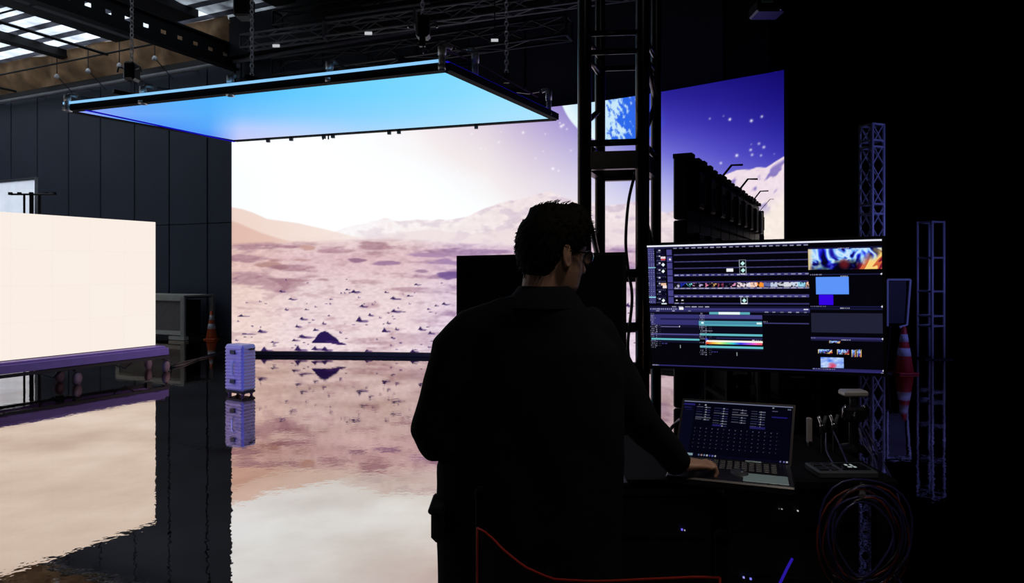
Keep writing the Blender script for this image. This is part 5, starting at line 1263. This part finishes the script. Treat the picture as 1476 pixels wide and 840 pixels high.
def hand(wr, dirv, side, curl, up=Z):
    d = dirv.normalized(); sd = d.cross(up).normalized()*side       # towards the thumb side
    upn = sd.cross(d)*side; 
    if upn.z < 0: upn = -upn
    pc = wr+d*0.055
    rs = []
    for x, hw, ht in ((-0.01, 0.024, 0.019), (0.02, 0.034, 0.017), (0.05, 0.041, 0.015), (0.078, 0.042, 0.012), (0.09, 0.038, 0.009)):
        c = wr+d*x+upn*(0.006*math.sin(x*30)); rs.append([c+sd*hw*math.cos(a)+upn*ht*math.sin(a) for a in [2*math.pi*k/16 for k in range(16)]])
    body.rings(rs)
    for i, (off_, L_, r) in enumerate(((0.030, 0.074, 0.0088), (0.010, 0.082, 0.009), (-0.011, 0.076, 0.0086), (-0.031, 0.060, 0.0078))):
        p = wr+d*0.078+sd*off_; a = 0.10+0.05*i; pts_ = [p]; dr = d+sd*off_*2.2
        for f_, ln in enumerate((0.42, 0.32, 0.26)):
            a += curl*(0.5+0.12*i); v = dr*math.cos(a)-upn*math.sin(a)*1.0
            if f_ == 0: v = dr*math.cos(0.1)+upn*0.15
            p = p+v.normalized()*L_*ln; pts_.append(p)
        body.tube(pts_, [r*1.1, r, r*0.92, r*0.78], 9)
    p = wr+d*0.025+sd*0.030; body.tube([p, p+d*0.028+sd*0.020-upn*0.008, p+d*0.055+sd*0.028-upn*0.016, p+d*0.078+sd*0.022-upn*0.02], [0.014, 0.012, 0.0105, 0.008], 9)
hand(wrR, Vector((0.95, 0.22, -0.06)), -1, 0.62); hand(wrL, Vector((0.8, 0.55, -0.12)), 1, 0.5)
bo = finish(body, 'body', M['skin'], 0.0042, 2, person)
# jacket
def jn(p):
    x, y, z = p[:, 0], p[:, 1], p[:, 2]
    fold = np.sin(x*38+3*np.sin(z*5.2)+y*20)*0.004*np.clip((1.32-z)*3, 0, 1)
    return fold+(noise2(x*1.0+y, z, 0.16, 5, 3)-0.5)*0.016
jk = MB()
jr = [(0.60, 0.282, 0.125, 0.045, -0.03), (0.70, 0.280, 0.126, 0.042, -0.025), (0.85, 0.280, 0.124, 0.038, -0.02), (1.00, 0.285, 0.122, 0.040, -0.015), (1.15, 0.262, 0.124, 0.066, -0.01), (1.28, 0.246, 0.128, 0.078, 0), (1.36, 0.232, 0.120, 0.078, 0), (1.42, 0.180, 0.104, 0.072, 0), (1.462, 0.150, 0.100, 0.070, 0), (1.49, 0.125, 0.090, 0.076, 0), (1.512, 0.085, 0.080, 0.088, 0)]
jk.rings([ell((x, PY+dy, z), hw, hd) for z, hw, hd, x, dy in jr])
jk.tube([Q(735, 452), shL+Vector((0.02, 0, -0.005)), shL+Vector((-0.03, 0, -0.07)), shL.lerp(elL, 0.6)+Vector((-0.006, 0, 0)), elL+Vector((-0.002, 0, -0.01)), elL+Vector((0.012, 0.02, -0.045)), elL.lerp(wrL, 0.45)-Z*0.01, wrL.lerp(elL, 0.1)], [0.055, 0.070, 0.078, 0.064, 0.056, 0.055, 0.052, 0.042], 20)
jk.tube([Q(835, 455), shR+Vector((-0.02, 0, 0)), shR+Vector((0.012, 0, -0.06)), shR.lerp(elR, 0.6), elR, elR.lerp(wrR, 0.5), wrR.lerp(elR, 0.08)], [0.05, 0.070, 0.072, 0.062, 0.058, 0.050, 0.040], 20)
jo = finish(jk, 'jacket', M['jacket'], 0.009, 4, person, jn)
# collar band, folded over
co_ = []
cc0 = Vector((neckB.x, PY, 1.49))
for r_, z in ((0.118, 1.475), (0.104, 1.50), (0.080, 1.530), (0.074, 1.536), (0.069, 1.528), (0.070, 1.49)):
    co_.append(ell((neckB.x+0.002, PY, z), r_, r_*0.98, 32, 2.0))
cl = MB().rings(co_); cl.f = cl.f[:-2]
clo = cl.build('collar', M['jacket'], person, True)
# pocket flap bulging at the left hip, cuffs
pk = MB(); pc_ = Q(627, 748)
pk.bbox(pc_+Vector((0.012, 0.0, 0)), (0.035, 0.13, 0.095), 0.014); pk.bbox(pc_+Vector((0.010, 0.0, 0.045)), (0.045, 0.14, 0.018), 0.006); pk.build('pocket', M['jacket'], person, True)
for wr, el, lab in ((wrL, elL, 0), (wrR, elR, 1)):
    d = (wr-el).normalized(); MB().tube([wr-d*0.055, wr-d*0.012], [0.046, 0.042], 18).build('cuff', M['jacket'], person, True)
# trousers and shoes
tz = MB(); tz.rings([ell((x, PY, z), hw, hd) for z, hw, hd, x in ((0.80, 0.185, 0.12, 0.025), (0.92, 0.175, 0.115, 0.02), (1.0, 0.165, 0.108, 0.02))])
for hp_, ft in ((hipL, ftL), (hipR, ftR)):
    kn = hp_.lerp(ft, 0.5)+Fd*0.015; tz.tube([hp_+Z*0.02, hp_.lerp(kn, 0.35), kn, kn.lerp(ft, 0.5), ft+Z*0.02], [0.10, 0.095, 0.075, 0.068, 0.062], 18)
finish(tz, 'trousers', M['trouser'], 0.01, 3, person)
for ft in (ftL, ftR):
    s_ = MB(); s_.rings([ell(ft+Fd*0.05-Z*(0.07-z), hw, hl, 20, 2.6) for z, hw, hl in ((0.0, 0.046, 0.140), (0.025, 0.048, 0.142), (0.05, 0.045, 0.135), (0.075, 0.036, 0.105), (0.10, 0.038, 0.055))]); s_.build('shoe', M['rubber'], person, True)
# hair: cap over skull plus short tufts
hr = MB(); rings_ = []
def hairline(th):           # lowest t of the hair at angle th (0 = face)
    thn = abs(th if th < math.pi else th-2*math.pi)
    return float(np.interp(thn, [0, 0.45, 0.75, 1.0, 1.25, 1.45, 1.6, 1.9, 2.3, math.pi], [0.80, 0.78, 0.68, 0.60, 0.52, 0.46, 0.56, 0.30, 0.14, 0.10]))
for j in range(26):
    ring = []
    for k in range(72):
        th = 2*math.pi*k/72; h0 = hairline(th); t = h0+(1-h0)*(j/25)**0.8; thn = abs(th if th < math.pi else th-2*math.pi)
        g = 0.003+0.010*min(1, j/4)+0.010*max(0, t-0.7)/0.3*(1 if t < 0.97 else 0.8)
        if thn < 1.0: g += 0.010*max(0, t-0.76)/0.24
        g += 0.0025*math.sin(th*17+j*1.3)*min(1, j/3)
        ring.append(head_pt(th, t, g if g > 0.0001 else 0.0001))
    rings_.append(ring)
hr.rings(rings_); 
ho = hr.build('hair', M['hair'], person, True)
tf = MB()
for i in range(900):
    th = random.uniform(0, 2*math.pi); h0 = hairline(th); t = h0+(1-h0)*random.random()**0.7; t = min(t, 0.985)
    p = head_pt(th, t, 0.012+0.008*max(0, t-0.7)/0.3); c = hb0+HU*HH*0.5; n_ = (p-c).normalized()
    L_ = 0.010+0.016*max(0, t-0.72)/0.28*random.random(); thn = abs(th if th < math.pi else th-2*math.pi)
    if thn < 1.1 and t > 0.76: L_ += 0.012*random.random()
    dr = (n_*0.55+HFv*(0.75 if t > 0.72 else -0.05)+Vector((random.uniform(-.3, .3), random.uniform(-.3, .3), random.uniform(-.2, .2)))-HU*(0.5 if t < 0.72 else -0.1)).normalized()
    tf.tube([p-n_*0.004, p+dr*L_*0.6, p+dr*L_+HFv*L_*0.2], [0.0022, 0.0016, 0.0004], 4, False)
stuff(tf.build('hair_tufts', M['hair'], ho))
# glasses
gl = MB()
fr_ = hb0+HFv*0.107+HU*HH*0.505
gls = None
for s in (-1, 1):
    c = fr_+HR_*s*0.034-HFv*0.006; ring = [c+HR_*0.026*math.cos(a)+HU*0.019*math.sin(a)-HFv*0.006*abs(math.cos(a)) for a in [2*math.pi*k/18 for k in range(19)]]
    gl.tube(ring, 0.0024, 6, False)
    hinge = fr_+HR_*s*0.062-HFv*0.010+HU*0.008; gl.tube([hinge-HR_*s*0.004, hinge+HR_*s*0.008-HFv*0.01, hb0+HR_*s*0.081+HFv*0.02+HU*HH*0.53, hb0+HR_*s*0.080-HFv*0.006+HU*HH*0.52, hb0+HR_*s*0.078-HFv*0.022+HU*HH*0.46], 0.0026, 6)
gl.tube([fr_-HR_*0.009, fr_+HU*0.004, fr_+HR_*0.009], 0.0024, 6)
glo = gl.build('glasses', M['glass'], person, True)
M['clear'] = mat('lens_glass', (0.8, 0.85, 0.9), 0.05, 0.0)
nt_ = M['clear'].node_tree; nt_.nodes['Principled BSDF'].inputs['Transmission Weight'].default_value = 1.0; nt_.nodes['Principled BSDF'].inputs['IOR'].default_value = 1.3
for s in (-1, 1):
    c = fr_+HR_*s*0.034-HFv*0.007; MB().rings([[c+HFv*o_+HR_*0.0255*math.cos(a)+HU*0.0185*math.sin(a) for a in [2*math.pi*k/18 for k in range(18)]] for o_ in (-0.0008, 0.0008)]).build('lens', M['clear'], glo)
print('objects', len(bpy.data.objects), 'tris', sum(len(o.data.polygons)*2 for o in bpy.data.objects if o.type == 'MESH'))
